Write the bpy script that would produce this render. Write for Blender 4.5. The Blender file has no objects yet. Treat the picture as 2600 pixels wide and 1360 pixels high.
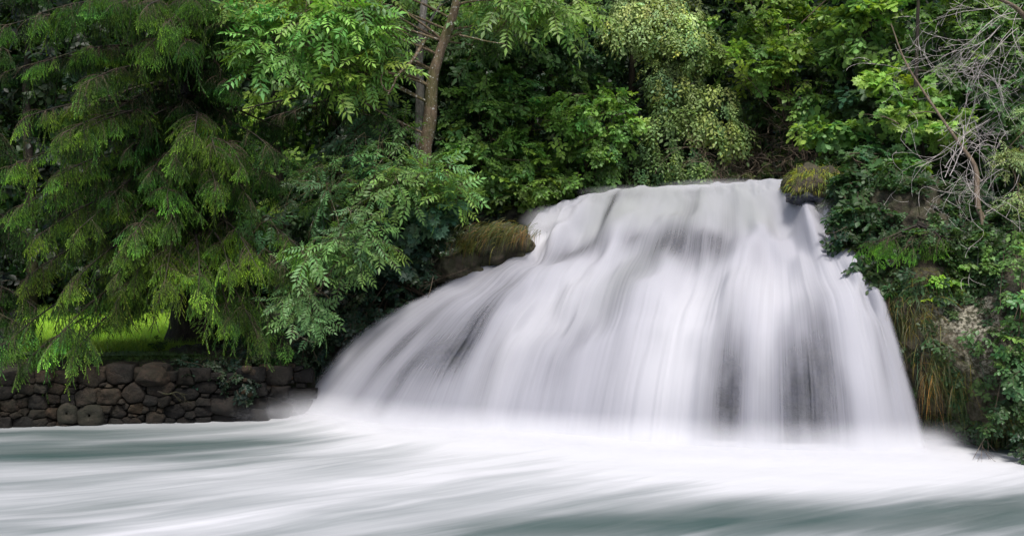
import bpy, math, random
import numpy as np
from mathutils import Vector

R = math.radians
random.seed(7)
rng = np.random.default_rng(11)
scene = bpy.context.scene
COL = scene.collection

# ------------------------------------------------------------------ camera, sky, sun, exposure
FPX, CX, CY, CH = 2528.0, 1300.0, 680.0, 3.5     # photo is 2600 x 1360; camera 3.5 m above the pool
cam_d = bpy.data.cameras.new("camera")
cam_d.sensor_width = 36.0
cam_d.lens = 36.0 * FPX / 2600.0
cam_d.clip_end = 500.0
cam = bpy.data.objects.new("camera", cam_d)
cam.location = (0, 0, CH)
cam.rotation_euler = (R(90), 0, 0)
COL.objects.link(cam)
scene.camera = cam

SUN_VEC = Vector((0.06, -0.48, 1.0)).normalized()     # towards the sun
SUN_EL = math.asin(SUN_VEC.z)
SUN_AZ = math.atan2(SUN_VEC.x, SUN_VEC.y)
world = bpy.data.worlds.new("World")
scene.world = world
world.use_nodes = True
wt = world.node_tree
sky = wt.nodes.new("ShaderNodeTexSky")
sky.sky_type = 'NISHITA'
sky.sun_disc = False
sky.sun_elevation = SUN_EL
sky.sun_rotation = SUN_AZ
sky.air_density = 1.0
sky.dust_density = 4.0
sky.ozone_density = 1.0
bg = wt.nodes["Background"]
bg.inputs["Strength"].default_value = 0.11
wt.links.new(sky.outputs[0], bg.inputs["Color"])
sun_d = bpy.data.lights.new("sun", 'SUN')
sun_d.energy = 2.1
sun_d.angle = R(13)
sun_d.color = (1.0, 0.97, 0.92)
sun = bpy.data.objects.new("sun", sun_d)
sun.rotation_euler = SUN_VEC.to_track_quat('Z', 'Y').to_euler()
sun.location = (0, 0, 30)
COL.objects.link(sun)

vs = scene.view_settings
vs.view_transform = 'Standard'
vs.look = 'None'
vs.gamma = 1.0
vs.exposure = 0.75
cy = scene.cycles
cy.use_denoising = True
cy.max_bounces = 8
cy.diffuse_bounces = 4
cy.glossy_bounces = 2
cy.transmission_bounces = 4
cy.transparent_max_bounces = 24
cy.volume_bounces = 2
cy.sample_clamp_indirect = 4.0

# ------------------------------------------------------------------ helpers
def P(px, py, Y):
    return np.array([(px - CX) / FPX * Y, Y, CH + (CY - py) / FPX * Y])

def Yz(py, z=0.0):
    return (CH - z) * FPX / (py - CY)

def tag(o, label=None, cat=None, group=None, kind=None):
    if label: o["label"] = label
    if cat: o["category"] = cat
    if group: o["group"] = group
    if kind: o["kind"] = kind
    return o

def empty(name, loc, label, cat, group=None):
    o = bpy.data.objects.new(name, None)
    o.empty_display_size = 0.2
    o.location = [float(a) for a in loc]
    COL.objects.link(o)
    return tag(o, label, cat, group)

def mesh_obj(name, V, F, mats, parent=None, mi=None, tint=None, uv=None, smooth=False, attrs=None):
    """V (n,3); F (m,k) one k for the mesh, or a list of such arrays"""
    V = np.asarray(V, dtype=np.float32)
    Fs = F if isinstance(F, list) else [F]
    me = bpy.data.meshes.new(name)
    me.vertices.add(len(V))
    nl = sum(f.size for f in Fs); nf = sum(len(f) for f in Fs)
    me.loops.add(nl); me.polygons.add(nf)
    li = np.concatenate([f.ravel() for f in Fs]).astype(np.int32)
    tot = np.concatenate([np.full(len(f), f.shape[1]) for f in Fs]).astype(np.int32)
    st = np.concatenate([[0], np.cumsum(tot)[:-1]]).astype(np.int32)
    if parent is not None:
        V = V - np.array(parent_world(parent), dtype=np.float32)
    me.vertices.foreach_set("co", V.ravel())
    me.loops.foreach_set("vertex_index", li)
    me.polygons.foreach_set("loop_start", st)
    me.polygons.foreach_set("loop_total", tot)
    if smooth:
        me.polygons.foreach_set("use_smooth", np.ones(nf, dtype=bool))
    for m in (mats if isinstance(mats, (list, tuple)) else [mats]):
        me.materials.append(m)
    if mi is not None:
        me.polygons.foreach_set("material_index", np.asarray(mi, dtype=np.int32))
    if tint is not None:
        a = me.attributes.new("tint", 'FLOAT_COLOR', 'POINT')
        c = np.ones((len(V), 4), dtype=np.float32); c[:, :3] = tint
        a.data.foreach_set("color", c.ravel())
    for k, val in (attrs or {}).items():
        a = me.attributes.new(k, 'FLOAT', 'POINT')
        a.data.foreach_set("value", np.asarray(val, dtype=np.float32).ravel())
    if uv is not None:
        l = me.uv_layers.new(name="UVMap")
        l.data.foreach_set("uv", np.asarray(uv, dtype=np.float32)[li].ravel())
    me.update(calc_edges=True)
    me.validate()
    o = bpy.data.objects.new(name, me)
    COL.objects.link(o)
    if parent is not None:
        o.parent = parent
    return o

def parent_world(p):
    v = Vector(p.location)
    while p.parent is not None:
        p = p.parent; v += Vector(p.location)
    return v

# value noise, numpy
def _h(ix, iy, iz, s):
    n = (ix.astype(np.int64) * 374761393 + iy.astype(np.int64) * 668265263 + iz.astype(np.int64) * 2147483647 + s * 974634777) & 0xFFFFFFFF
    n = ((n ^ (n >> 13)) * 1274126177) & 0xFFFFFFFF
    n = ((n ^ (n >> 16)) * 2246822519) & 0xFFFFFFFF
    return (n ^ (n >> 15)) / 4294967295.0

def vnoise(p, s=0):
    p = np.asarray(p, dtype=np.float64)
    i = np.floor(p).astype(np.int64); f = p - i
    f = f * f * f * (f * (f * 6 - 15) + 10)
    r = 0
    for dx in (0, 1):
        wx = f[..., 0] if dx else 1 - f[..., 0]
        for dy in (0, 1):
            wy = f[..., 1] if dy else 1 - f[..., 1]
            for dz in (0, 1):
                wz = f[..., 2] if dz else 1 - f[..., 2]
                r = r + wx * wy * wz * _h(i[..., 0] + dx, i[..., 1] + dy, i[..., 2] + dz, s)
    return r

def fbm(p, oct=4, s=0):
    p = np.asarray(p, dtype=np.float64); a, t, r = 1.0, 0.0, 0
    for k in range(oct):
        r = r + a * vnoise(p * 2 ** k, s + k); t += a; a *= 0.5
    return r / t

def catmull(A, n, axis=0):
    """resample control array A along an axis to n points"""
    A = np.moveaxis(np.asarray(A, dtype=float), axis, 0)
    m = len(A)
    t = np.linspace(0, m - 1, n); i = np.clip(np.floor(t).astype(int), 0, m - 2); f = (t - i)
    f = f.reshape((-1,) + (1,) * (A.ndim - 1))
    p1, p2 = A[i], A[i + 1]
    p0 = np.where((i > 0).reshape(f.shape), A[np.maximum(i - 1, 0)], 2 * p1 - p2)
    p3 = np.where((i < m - 2).reshape(f.shape), A[np.minimum(i + 2, m - 1)], 2 * p2 - p1)
    r = 0.5 * (2 * p1 + (p2 - p0) * f + (2 * p0 - 5 * p1 + 4 * p2 - p3) * f ** 2 + (3 * p1 - p0 - 3 * p2 + p3) * f ** 3)
    return np.moveaxis(r, 0, axis)

def grid_faces(a, b):
    i = np.arange(a * b).reshape(a, b)
    return np.stack([i[:-1, :-1], i[1:, :-1], i[1:, 1:], i[:-1, 1:]], -1).reshape(-1, 4)

def grid_normals(G):
    du = np.gradient(G, axis=0); dv = np.gradient(G, axis=1)
    n = np.cross(du, dv)
    return n / (np.linalg.norm(n, axis=-1, keepdims=True) + 1e-9)

def norm(v):
    v = np.asarray(v, dtype=float)
    return v / (np.linalg.norm(v, axis=-1, keepdims=True) + 1e-12)

class Geo:
    """collects triangles and quads"""
    def __init__(s): s.V = []; s.T = []; s.Q = []; s.C = []; s.mT = []; s.mQ = []; s.n = 0
    def add(s, V, T=None, Q=None, c=(1, 1, 1), m=0):
        V = np.asarray(V, dtype=np.float32); s.V.append(V)
        c = np.asarray(c, dtype=np.float32)
        s.C.append(np.broadcast_to(c, (len(V), 3)).copy())
        if T is not None and len(T):
            s.T.append(np.asarray(T) + s.n); s.mT.append(np.broadcast_to(m, (len(T),)).copy())
        if Q is not None and len(Q):
            s.Q.append(np.asarray(Q) + s.n); s.mQ.append(np.broadcast_to(m, (len(Q),)).copy())
        s.n += len(V)
    def arrays(s):
        T = np.concatenate(s.T) if s.T else np.zeros((0, 3), int)
        Q = np.concatenate(s.Q) if s.Q else np.zeros((0, 4), int)
        mT = np.concatenate(s.mT) if s.mT else np.zeros(0, int)
        mQ = np.concatenate(s.mQ) if s.mQ else np.zeros(0, int)
        return np.concatenate(s.V), T, Q, np.concatenate(s.C), mT, mQ
    def build(s, name, mats, parent=None, smooth=False):
        V, T, Q, C, mT, mQ = s.arrays()
        Fs = [f for f in (T, Q) if len(f)]
        return mesh_obj(name, V, Fs, mats, parent, np.concatenate([mT, mQ]), C, smooth=smooth)
    def tube(s, pts, rad, sides=6, c=(1, 1, 1), m=0, rough=0.0, seed=0):
        pts = np.asarray(pts, dtype=float); n = len(pts)
        rad = np.broadcast_to(np.asarray(rad, dtype=float), (n,))
        t = norm(np.gradient(pts, axis=0))
        up = np.array([0.13, 0.21, 0.97]) if abs(t[0][2]) < 0.9 else np.array([1.0, 0.1, 0.05])
        a = norm(np.cross(t, up)); b = np.cross(t, a)
        th = np.arange(sides) / sides * 2 * math.pi
        rr = rad[:, None] * np.ones((1, sides))
        V = pts[:, None, :] + rr[..., None] * (np.cos(th)[None, :, None] * a[:, None, :] + np.sin(th)[None, :, None] * b[:, None, :])
        if rough:
            nz = fbm(V * (1.2 / max(rad[0], .02) * .5), 4, seed) - 0.5
            V = pts[:, None, :] + (V - pts[:, None, :]) * (1 + rough * 2 * nz[..., None])
        V = V.reshape(-1, 3)
        i = np.arange(n - 1)[:, None] * sides; j = np.arange(sides)[None, :]; k = (j + 1) % sides
        Q = np.stack([i + j, i + k, i + sides + k, i + sides + j], -1).reshape(-1, 4)
        s.add(V, Q=Q, c=c, m=m)

def scatter(tmpls, M, O, S, tints, geo, jitter=0.0):
    """tmpls: list of (V,T,C,m); M (n,3,3) rows = local axes in world; O (n,3); S (n,); tints (n,3)"""
    n = len(O)
    if n == 0: return
    pick = rng.integers(0, len(tmpls), n)
    for k, (V, T, C, m) in enumerate(tmpls):
        idx = np.nonzero(pick == k)[0]
        if len(idx) == 0: continue
        W = np.einsum('vi,nij->nvj', V, M[idx]) * S[idx][:, None, None] + O[idx][:, None, :]
        TT = T[None] + (np.arange(len(idx)) * len(V))[:, None, None]
        CC = C[None] * tints[idx][:, None, :]
        mm = np.broadcast_to(m, (len(idx), len(T))).reshape(-1)
        geo.add(W.reshape(-1, 3), T=TT.reshape(-1, 3), c=CC.reshape(-1, 3), m=mm)

def frames(d, up, roll=None):
    d = norm(d); y = norm(np.cross(up, d)); z = np.cross(d, y)
    if roll is not None:
        c, s_ = np.cos(roll)[:, None], np.sin(roll)[:, None]
        y, z = y * c + z * s_, z * c - y * s_
    return np.stack([d, y, z], axis=1)

# ------------------------------------------------------------------ materials
class NT:
    def __init__(s, name):
        s.m = bpy.data.materials.new(name); s.m.use_nodes = True
        s.t = s.m.node_tree; s.t.nodes.clear()
        s.out = s.t.nodes.new("ShaderNodeOutputMaterial")
    def n(s, typ, ins=None, **kw):
        nd = s.t.nodes.new("ShaderNode" + typ)
        for k, v in kw.items(): setattr(nd, k, v)
        for k, v in (ins or {}).items():
            if isinstance(v, bpy.types.NodeSocket): s.t.links.new(v, nd.inputs[k])
            else: nd.inputs[k].default_value = v
        return nd
    def attr(s, name): return s.n("Attribute", attribute_name=name)
    def math(s, op, a, b=0.0, c=0.0, clamp=False):
        nd = s.n("Math", {0: a, 1: b, 2: c}, operation=op); nd.use_clamp = clamp; return nd.outputs[0]
    def ramp(s, fac, stops, interp='LINEAR'):
        nd = s.n("ValToRGB", {0: fac}); cr = nd.color_ramp; cr.interpolation = interp
        while len(cr.elements) < len(stops): cr.elements.new(0.5)
        for e, (p, c) in zip(cr.elements, stops):
            e.position = p; e.color = (c, c, c, 1) if not isinstance(c, tuple) else (*c, 1)
        return nd.outputs[0]
    def mix(s, f, a, b, blend='MIX'):
        nd = s.n("Mix", data_type='RGBA', blend_type=blend)
        for i, v in ((0, f), (6, a), (7, b)):
            if isinstance(v, bpy.types.NodeSocket): s.t.links.new(v, nd.inputs[i])
            else: nd.inputs[i].default_value = (*v, 1) if isinstance(v, tuple) and len(v) == 3 else v
        return nd.outputs[2]
    def surf(s, sock): s.t.links.new(sock, s.out.inputs[0]); return s.m

def leaf_mat(name, transl=0.35, rough=0.48, spec=0.36, gain=1.0):
    t = NT(name); a = t.attr("tint").outputs[0]
    geo = t.n("NewGeometry")
    nz = t.n("TexNoise", {"Vector": geo.outputs["Position"], "Scale": 9.0, "Detail": 2.0})
    hsv = t.n("HueSaturation", {"Hue": 0.5, "Saturation": 1.0, "Value": t.math('MULTIPLY_ADD', nz.outputs[0], 0.9, 0.94 * gain), "Color": a})
    p = t.n("BsdfPrincipled", {"Base Color": hsv.outputs[0], "Roughness": rough, "Specular IOR Level": spec})
    yel = t.mix(1.0, hsv.outputs[0], (1.35, 1.35, 0.6), 'MULTIPLY')
    tr = t.n("BsdfTranslucent", {"Color": yel})
    mx = t.n("MixShader", {0: transl, 1: p.outputs[0], 2: tr.outputs[0]})
    return t.surf(mx.outputs[0])

def bark_mat(name, c1, c2, spots=0.0, moss=0.0, scale=6.0):
    t = NT(name); g = t.n("NewGeometry").outputs["Position"]
    mp = t.n("Mapping", {"Vector": g, "Scale": (scale, scale, scale * 0.25)})
    nz = t.n("TexNoise", {"Vector": mp.outputs[0], "Scale": 2.5, "Detail": 8.0, "Roughness": 0.7})
    col = t.mix(t.ramp(nz.outputs[0], [(0.35, 0.0), (0.65, 1.0)]), c1, c2)
    if moss:
        n2 = t.n("TexNoise", {"Vector": g, "Scale": 1.7, "Detail": 5.0})
        col = t.mix(t.math('MULTIPLY', t.ramp(n2.outputs[0], [(0.45, 0.0), (0.62, 1.0)]), moss), col, (0.06, 0.075, 0.012))
    if spots:
        v = t.n("TexNoise", {"Vector": g, "Scale": 16.0, "Detail": 3.0, "Roughness": 0.6})
        col = t.mix(t.math('MULTIPLY', t.ramp(v.outputs[0], [(0.60, 0.0), (0.66, 1.0)]), spots), col, (0.42, 0.42, 0.38))
    p = t.n("BsdfPrincipled", {"Base Color": col, "Roughness": 0.85, "Specular IOR Level": 0.25})
    b = t.n("Bump", {"Strength": 0.6, "Distance": 0.03, "Height": nz.outputs[0]})
    t.t.links.new(b.outputs[0], p.inputs["Normal"])
    return t.surf(p.outputs[0])

def rock_mat(name, dark, mid, pale, pale_amt=0.5, moss=0.5, wet=0.5, use_tint=False):
    t = NT(name); g = t.n("NewGeometry").outputs["Position"]
    n1 = t.n("TexNoise", {"Vector": g, "Scale": 1.3, "Detail": 9.0, "Roughness": 0.65})
    n2 = t.n("TexNoise", {"Vector": g, "Scale": 5.0, "Detail": 10.0, "Roughness": 0.75})
    n3 = t.n("TexNoise", {"Vector": g, "Scale": 0.55, "Detail": 4.0})
    n4 = t.n("TexNoise", {"Vector": g, "Scale": 13.0, "Detail": 5.0, "Roughness": 0.7})
    col = t.mix(t.ramp(n1.outputs[0], [(0.35, 0.0), (0.65, 1.0)]), dark, mid)
    col = t.mix(t.math('MULTIPLY', t.ramp(n2.outputs[0], [(0.42, 0.0), (0.55, 1.0)]), moss), col, (0.028, 0.036, 0.010))
    if pale_amt:
        patch = t.attr("pale").outputs[2]
        sp = t.math('MULTIPLY', t.ramp(n4.outputs[0], [(0.46, 0.0), (0.60, 1.0)]), patch, clamp=True)
        col = t.mix(t.math('MULTIPLY', sp, pale_amt), col, pale)
    if use_tint:
        col = t.mix(1.0, col, t.attr("tint").outputs[0], 'MULTIPLY')
    p = t.n("BsdfPrincipled", {"Base Color": col, "Roughness": t.ramp(n3.outputs[0], [(0.35, 0.35 + 0.5 * (1 - wet)), (0.65, 0.9)]), "Specular IOR Level": 0.4})
    h = t.math('MULTIPLY_ADD', n2.outputs[0], 1.0, n4.outputs[0])
    b = t.n("Bump", {"Strength": 0.9, "Distance": 0.06, "Height": h})
    t.t.links.new(b.outputs[0], p.inputs["Normal"])
    return t.surf(p.outputs[0])

M = {}
M['leaf'] = leaf_mat("leaf_green")
M['leaf_gloss'] = leaf_mat("leaf_glossy", 0.25, 0.42, 0.4)
M['needle'] = leaf_mat("spruce_needle", 0.18, 0.55, 0.35)
M['grass'] = leaf_mat("grass_blade", 0.4, 0.5, 0.35)
M['twig'] = bark_mat("twig_bark", (0.05, 0.035, 0.022), (0.13, 0.10, 0.07))
M['dead'] = bark_mat("dead_twig_bark", (0.38, 0.34, 0.32), (0.62, 0.57, 0.54), 0.0, 0.0, 10)
M['deadwood'] = bark_mat("dead_trunk_bark", (0.09, 0.065, 0.045), (0.22, 0.17, 0.125), 0.2, 0.2, 8)
M['bark_ash'] = bark_mat("ash_bark", (0.055, 0.040, 0.026), (0.20, 0.145, 0.095), 0.9, 0.45, 7)
M['bark_grey'] = bark_mat("grey_bark", (0.13, 0.12, 0.105), (0.30, 0.28, 0.25), 0.6, 0.15, 9)
M['bark_dark'] = bark_mat("dark_bark", (0.012, 0.010, 0.008), (0.045, 0.036, 0.028), 0.1, 0.3, 5)
M['cliff'] = rock_mat("cliff_rock", (0.018, 0.014, 0.010), (0.085, 0.066, 0.042), (0.33, 0.31, 0.24), 0.9, 0.6, 0.4)
M['wetrock'] = rock_mat("wet_rock", (0.016, 0.018, 0.028), (0.045, 0.050, 0.078), (0.3, 0.3, 0.3), 0.0, 0.25, 1.0)
M['stone'] = rock_mat("wall_stone", (0.05, 0.038, 0.026), (0.19, 0.14, 0.095), (0.4, 0.36, 0.3), 0.0, 0.55, 0.3, True)
M['soil'] = rock_mat("dark_soil", (0.006, 0.005, 0.004), (0.022, 0.018, 0.012), (0.3, 0.3, 0.3), 0.0, 0.5, 0.2)
def turf_mat():
    t = NT("turf"); g = t.n("NewGeometry").outputs["Position"]
    n1 = t.n("TexNoise", {"Vector": g, "Scale": 1.5, "Detail": 8.0})
    col = t.mix(t.ramp(n1.outputs[0], [(0.3, 0.0), (0.7, 1.0)]), (0.03, 0.05, 0.012), (0.09, 0.16, 0.03))
    return t.surf(t.n("BsdfPrincipled", {"Base Color": col, "Roughness": 0.9}).outputs[0])
M['turf'] = turf_mat()

def fall_mat():
    t = NT("falling_water")
    uv = t.n("UVMap").outputs[0]
    d = t.attr("dens").outputs[2]; fb = t.attr("fibre").outputs[2]; gr = t.attr("green").outputs[2]
    mp1 = t.n("Mapping", {"Vector": uv, "Scale": (330.0, 1.3, 1.0)})
    f1 = t.n("TexNoise", {"Vector": mp1.outputs[0], "Scale": 1.0, "Detail": 5.0, "Roughness": 0.65, "Distortion": 0.15})
    mp2 = t.n("Mapping", {"Vector": uv, "Scale": (46.0, 2.4, 1.0)})
    f2 = t.n("TexNoise", {"Vector": mp2.outputs[0], "Scale": 1.0, "Detail": 3.0, "Roughness": 0.5, "Distortion": 0.25})
    fib = t.math('SUBTRACT', t.math('MULTIPLY_ADD', f1.outputs[0], 1.1, t.math('MULTIPLY', f2.outputs[0], 0.9)), 1.0)
    fib = t.math('MULTIPLY', fib, fb)
    op = t.math('ADD', d, fib, clamp=True)
    edge = t.attr("edge").outputs[2]
    op = t.math('MULTIPLY', op, edge, clamp=True)
    col = t.mix(gr, (0.455, 0.457, 0.51), (0.33, 0.355, 0.325))
    col = t.mix(t.attr("froth").outputs[2], col, (0.74, 0.74, 0.77))
    dif = t.n("BsdfDiffuse", {"Color": col}); tr = t.n("BsdfTranslucent", {"Color": col})
    body = t.n("MixShader", {0: 0.30, 1: dif.outputs[0], 2: tr.outputs[0]})
    mx = t.n("MixShader", {0: op, 1: t.n("BsdfTransparent").outputs[0], 2: body.outputs[0]})
    return t.surf(mx.outputs[0])
M['fall'] = fall_mat()

def pool_mat():
    t = NT("pool_water")
    g = t.n("NewGeometry").outputs["Position"]
    foam = t.attr("foam").outputs[2]
    uv = t.n("UVMap").outputs[0]
    wv = t.n("TexNoise", {"Vector": uv, "Scale": 1.0, "Detail": 3.0, "Roughness": 0.48, "Distortion": 0.7})
    fine = t.n("Mapping", {"Vector": uv, "Scale": (5.0, 2.0, 1.0)})
    wf = t.n("TexNoise", {"Vector": fine.outputs[0], "Scale": 1.0, "Detail": 4.0, "Roughness": 0.6, "Distortion": 0.8})
    s = t.math('ADD', foam, t.math('MULTIPLY', t.math('SUBTRACT', wv.outputs[0], 0.5), 0.78))
    s = t.math('ADD', s, t.math('MULTIPLY', t.math('SUBTRACT', wf.outputs[0], 0.5), 0.26))
    fac = t.ramp(s, [(0.0, 0.02), (0.3, 0.16), (0.6, 0.48), (0.85, 0.80), (1.0, 1.0)])
    water = t.mix(wv.outputs[0], (0.020, 0.055, 0.052), (0.045, 0.068, 0.060))  # tree reflections painted in as a darker green water colour
    col = t.mix(fac, water, (0.485, 0.49, 0.512))
    p = t.n("BsdfPrincipled", {"Base Color": col, "Roughness": t.math('MULTIPLY_ADD', fac, 0.45, 0.38), "Specular IOR Level": 0.22, "IOR": 1.33})
    b = t.n("Bump", {"Strength": 0.35, "Distance": 0.10, "Height": wv.outputs[0]})
    t.t.links.new(b.outputs[0], p.inputs["Normal"])
    return t.surf(p.outputs[0])
M['pool'] = pool_mat()

# ------------------------------------------------------------------ waterfall and the rock behind it
cols = [
 [(1372,536),(1335,585),(1292,630),(1195,682),(1098,736),(955,808),(840,905),(728,1050)],
 [(1408,522),(1375,580),(1338,640),(1262,705),(1168,775),(1070,860),(990,960),(915,1085)],
 [(1475,502),(1440,570),(1400,640),(1340,710),(1275,790),(1215,880),(1175,985),(1140,1103)],
 [(1560,487),(1530,560),(1500,640),(1450,715),(1395,800),(1350,890),(1315,995),(1290,1110)],
 [(1660,480),(1640,560),(1610,635),(1570,715),(1530,800),(1495,890),(1470,1000),(1450,1120)],
 [(1760,476),(1750,560),(1730,630),(1700,710),(1670,800),(1645,890),(1625,1000),(1610,1134)],
 [(1850,470),(1855,555),(1850,620),(1830,700),(1808,790),(1790,890),(1776,1000),(1765,1146)],
 [(1930,467),(1950,550),(1955,610),(1955,690),(1952,780),(1950,880),(1950,1000),(1950,1155)],
 [(2010,462),(2040,545),(2050,600),(2075,675),(2105,760),(2125,870),(2140,1000),(2152,1158)],
 [(2095,490),(2105,545),(2122,598),(2158,665),(2196,742),(2230,860),(2262,1000),(2288,1156)],
 [(2170,508),(2168,560),(2172,612),(2205,672),(2240,748),(2283,860),(2325,1000),(2362,1150)],
]
offs = np.array([6.0, 5.0, 4.0, 2.7, 1.55, 0.75, 0.25, 0.0])
lipY = [27.0, 26.9, 26.7, 26.4, 26.1, 25.8, 25.4, 25.0, 24.6, 24.0, 23.4]
ctrl = []
for c, ly in zip(cols, lipY):
    yb = Yz(c[-1][1]); k = (ly - yb) / 6.0
    row = [P(px, py, yb + o * k) for (px, py), o in zip(c, offs)]
    up1 = row[0] + np.array([0.15, 0.9, 0.03]); up2 = row[0] + np.array([0.6, 4.0, 0.08]); up3 = row[0] + np.array([1.5, 10.0, 0.12])
    dn = row[-1] + np.array([0, -0.15, -0.35])
    ctrl.append([up3, up2, up1] + row + [dn])
ctrl = np.array(ctrl)                                   # (11 columns, 12 rows, 3)
NU, NV = 520, 300
G0 = catmull(catmull(ctrl, NU, 0), NV, 1)
uu = np.linspace(0, 10, NU)[:, None] * np.ones((1, NV))      # column coordinate 0..10
vv = np.linspace(0, 11, NV)[None, :] * np.ones((NU, 1))      # row coordinate; 3 = lip, 10 = base
N0 = grid_normals(G0)
if N0[NU // 2, NV * 3 // 4, 1] > 0: N0 = -N0
def sm(x, a, b):
    x = np.clip((x - a) / (b - a), 0, 1); return x * x * (3 - 2 * x)
q = lambda fu, fv, s, o=3: fbm(np.stack([uu * fu, vv * fv, 0 * uu + s * 7.3], -1), o, s) - 0.5
live = sm(vv, 2.7, 4.0) * (1 - sm(vv, 9.6, 10.2))
big = q(1.1, 0.7, 3, 2) * 0.8 * sm(vv, 3.0, 4.2) * (1 - sm(vv, 6.5, 9.0))
rim = sm(uu, 0.0, 1.0) * sm(10 - uu, 0.0, 1.2)
mid_ = q(1.9, 0.28, 5, 2) * 0.20 * live * rim
fine_ = q(9.0, 0.15, 8, 2) * 0.05 * sm(vv, 4.5, 7) * live
lump = q(1.9, 1.1, 12, 2) * 0.24 * sm(vv, 2.9, 3.6) * (1 - sm(vv, 5.0, 6.4))
Gw = G0 + N0 * ((big + lump) * (.15 + .85 * rim) + mid_ + fine_ * rim)[..., None]
Gw[..., 2] += (q(3.0, 2.2, 23, 3) * 0.16) * sm(vv, 2.2, 2.8) * (1 - sm(vv, 3.2, 3.8)) * rim
Gw[..., 2] += (q(0.8, 3.0, 21, 3) * 0.12) * (1 - sm(vv, 2.9, 3.6))

# thickness of the water: thin places show the rock behind it; left flank's shade painted in too
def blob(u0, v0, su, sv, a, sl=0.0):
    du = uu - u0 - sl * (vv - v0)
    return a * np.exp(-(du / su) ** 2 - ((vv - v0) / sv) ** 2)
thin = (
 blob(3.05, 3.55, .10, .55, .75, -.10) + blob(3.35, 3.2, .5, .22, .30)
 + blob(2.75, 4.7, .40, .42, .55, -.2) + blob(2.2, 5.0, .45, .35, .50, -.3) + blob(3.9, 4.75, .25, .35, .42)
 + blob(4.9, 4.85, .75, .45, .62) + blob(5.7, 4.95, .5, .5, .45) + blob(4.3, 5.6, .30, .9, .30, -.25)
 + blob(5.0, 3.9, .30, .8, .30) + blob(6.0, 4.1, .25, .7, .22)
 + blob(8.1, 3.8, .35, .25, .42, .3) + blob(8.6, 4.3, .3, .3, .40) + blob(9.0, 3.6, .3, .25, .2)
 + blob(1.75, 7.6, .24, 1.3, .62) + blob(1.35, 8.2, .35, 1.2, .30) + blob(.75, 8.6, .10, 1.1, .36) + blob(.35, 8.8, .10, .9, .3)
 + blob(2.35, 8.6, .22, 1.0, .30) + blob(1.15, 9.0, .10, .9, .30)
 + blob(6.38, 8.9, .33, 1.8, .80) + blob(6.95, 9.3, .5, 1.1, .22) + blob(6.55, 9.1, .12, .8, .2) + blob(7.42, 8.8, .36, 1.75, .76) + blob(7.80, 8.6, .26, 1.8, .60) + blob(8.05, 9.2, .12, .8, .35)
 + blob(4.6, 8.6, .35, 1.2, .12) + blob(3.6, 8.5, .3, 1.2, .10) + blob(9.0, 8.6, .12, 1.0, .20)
 + blob(1.2, 7.8, 1.3, 1.9, .42) + blob(3.3, 7.8, .5, 1.8, .18) + blob(4.2, 8.2, .35, 1.5, .14) + blob(9.3, 7.8, .7, 1.8, .22)  # first blob: left flank's shade painted in as thinner water
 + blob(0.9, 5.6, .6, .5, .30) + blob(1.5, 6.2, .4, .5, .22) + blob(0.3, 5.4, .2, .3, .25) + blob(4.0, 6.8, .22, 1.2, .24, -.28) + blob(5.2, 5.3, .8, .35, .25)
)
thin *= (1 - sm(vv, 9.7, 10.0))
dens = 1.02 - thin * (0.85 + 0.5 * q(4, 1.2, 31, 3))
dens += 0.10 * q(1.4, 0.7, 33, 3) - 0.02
fibre = (0.02 + 0.62 * np.clip(thin, 0, 1) + 0.06 * sm(vv, 3, 4) * (1 - sm(vv, 6, 8))) * (1 - sm(vv, 9.6, 10.0))
eL = sm(uu + 0.22 * q(1, 2.5, 41, 3) + 0.4 * (1 - sm(vv, 4.4, 5.4)), 0.0, 0.26); eR = sm(10 - uu + 0.15 * q(1, 2.5, 43, 3) + 0.3 * (1 - sm(vv, 4.4, 6.0)), 0.0, 0.36)
rag = 1 - 0.0 * uu
edge = np.clip(eL * eR, 0, 1)
edge *= np.where(vv > 2.5, 1, 1)
edge *= 1 - sm(vv, 10.0, 10.55)
green = 0.75 * sm(vv, 2.6, 3.1) * (1 - sm(vv, 3.9, 5.0)) * sm(uu, 1.5, 3.2) * (1 - sm(uu, 6.5, 8.2)) * (0.6 + 0.9 * q(2, .8, 51, 3)) + blob(4.2, 5.8, .5, 1.1, .35, -.3)
green = np.clip(green + 0.35 * (1 - sm(vv, 2.5, 3.0)), 0, 1)
wl = Gw.reshape(-1, 3)
arc_u = np.cumsum(np.r_[0, np.linalg.norm(np.diff(G0[:, NV * 8 // 11], axis=0), axis=-1)]); arc_u /= arc_u[-1]
UV = np.stack([np.repeat(arc_u, NV), (vv / 11).ravel()], -1)
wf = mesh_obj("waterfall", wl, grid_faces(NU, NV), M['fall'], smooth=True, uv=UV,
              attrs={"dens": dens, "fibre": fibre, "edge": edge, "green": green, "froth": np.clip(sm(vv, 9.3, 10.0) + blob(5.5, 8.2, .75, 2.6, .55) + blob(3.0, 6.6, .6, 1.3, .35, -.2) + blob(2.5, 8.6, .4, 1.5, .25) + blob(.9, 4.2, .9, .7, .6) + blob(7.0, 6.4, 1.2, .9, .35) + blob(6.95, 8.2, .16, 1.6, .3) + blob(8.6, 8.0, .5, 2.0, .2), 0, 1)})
tag(wf, "broad white blurred waterfall fanning down over the rock step", "waterfall", kind="structure")

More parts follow.
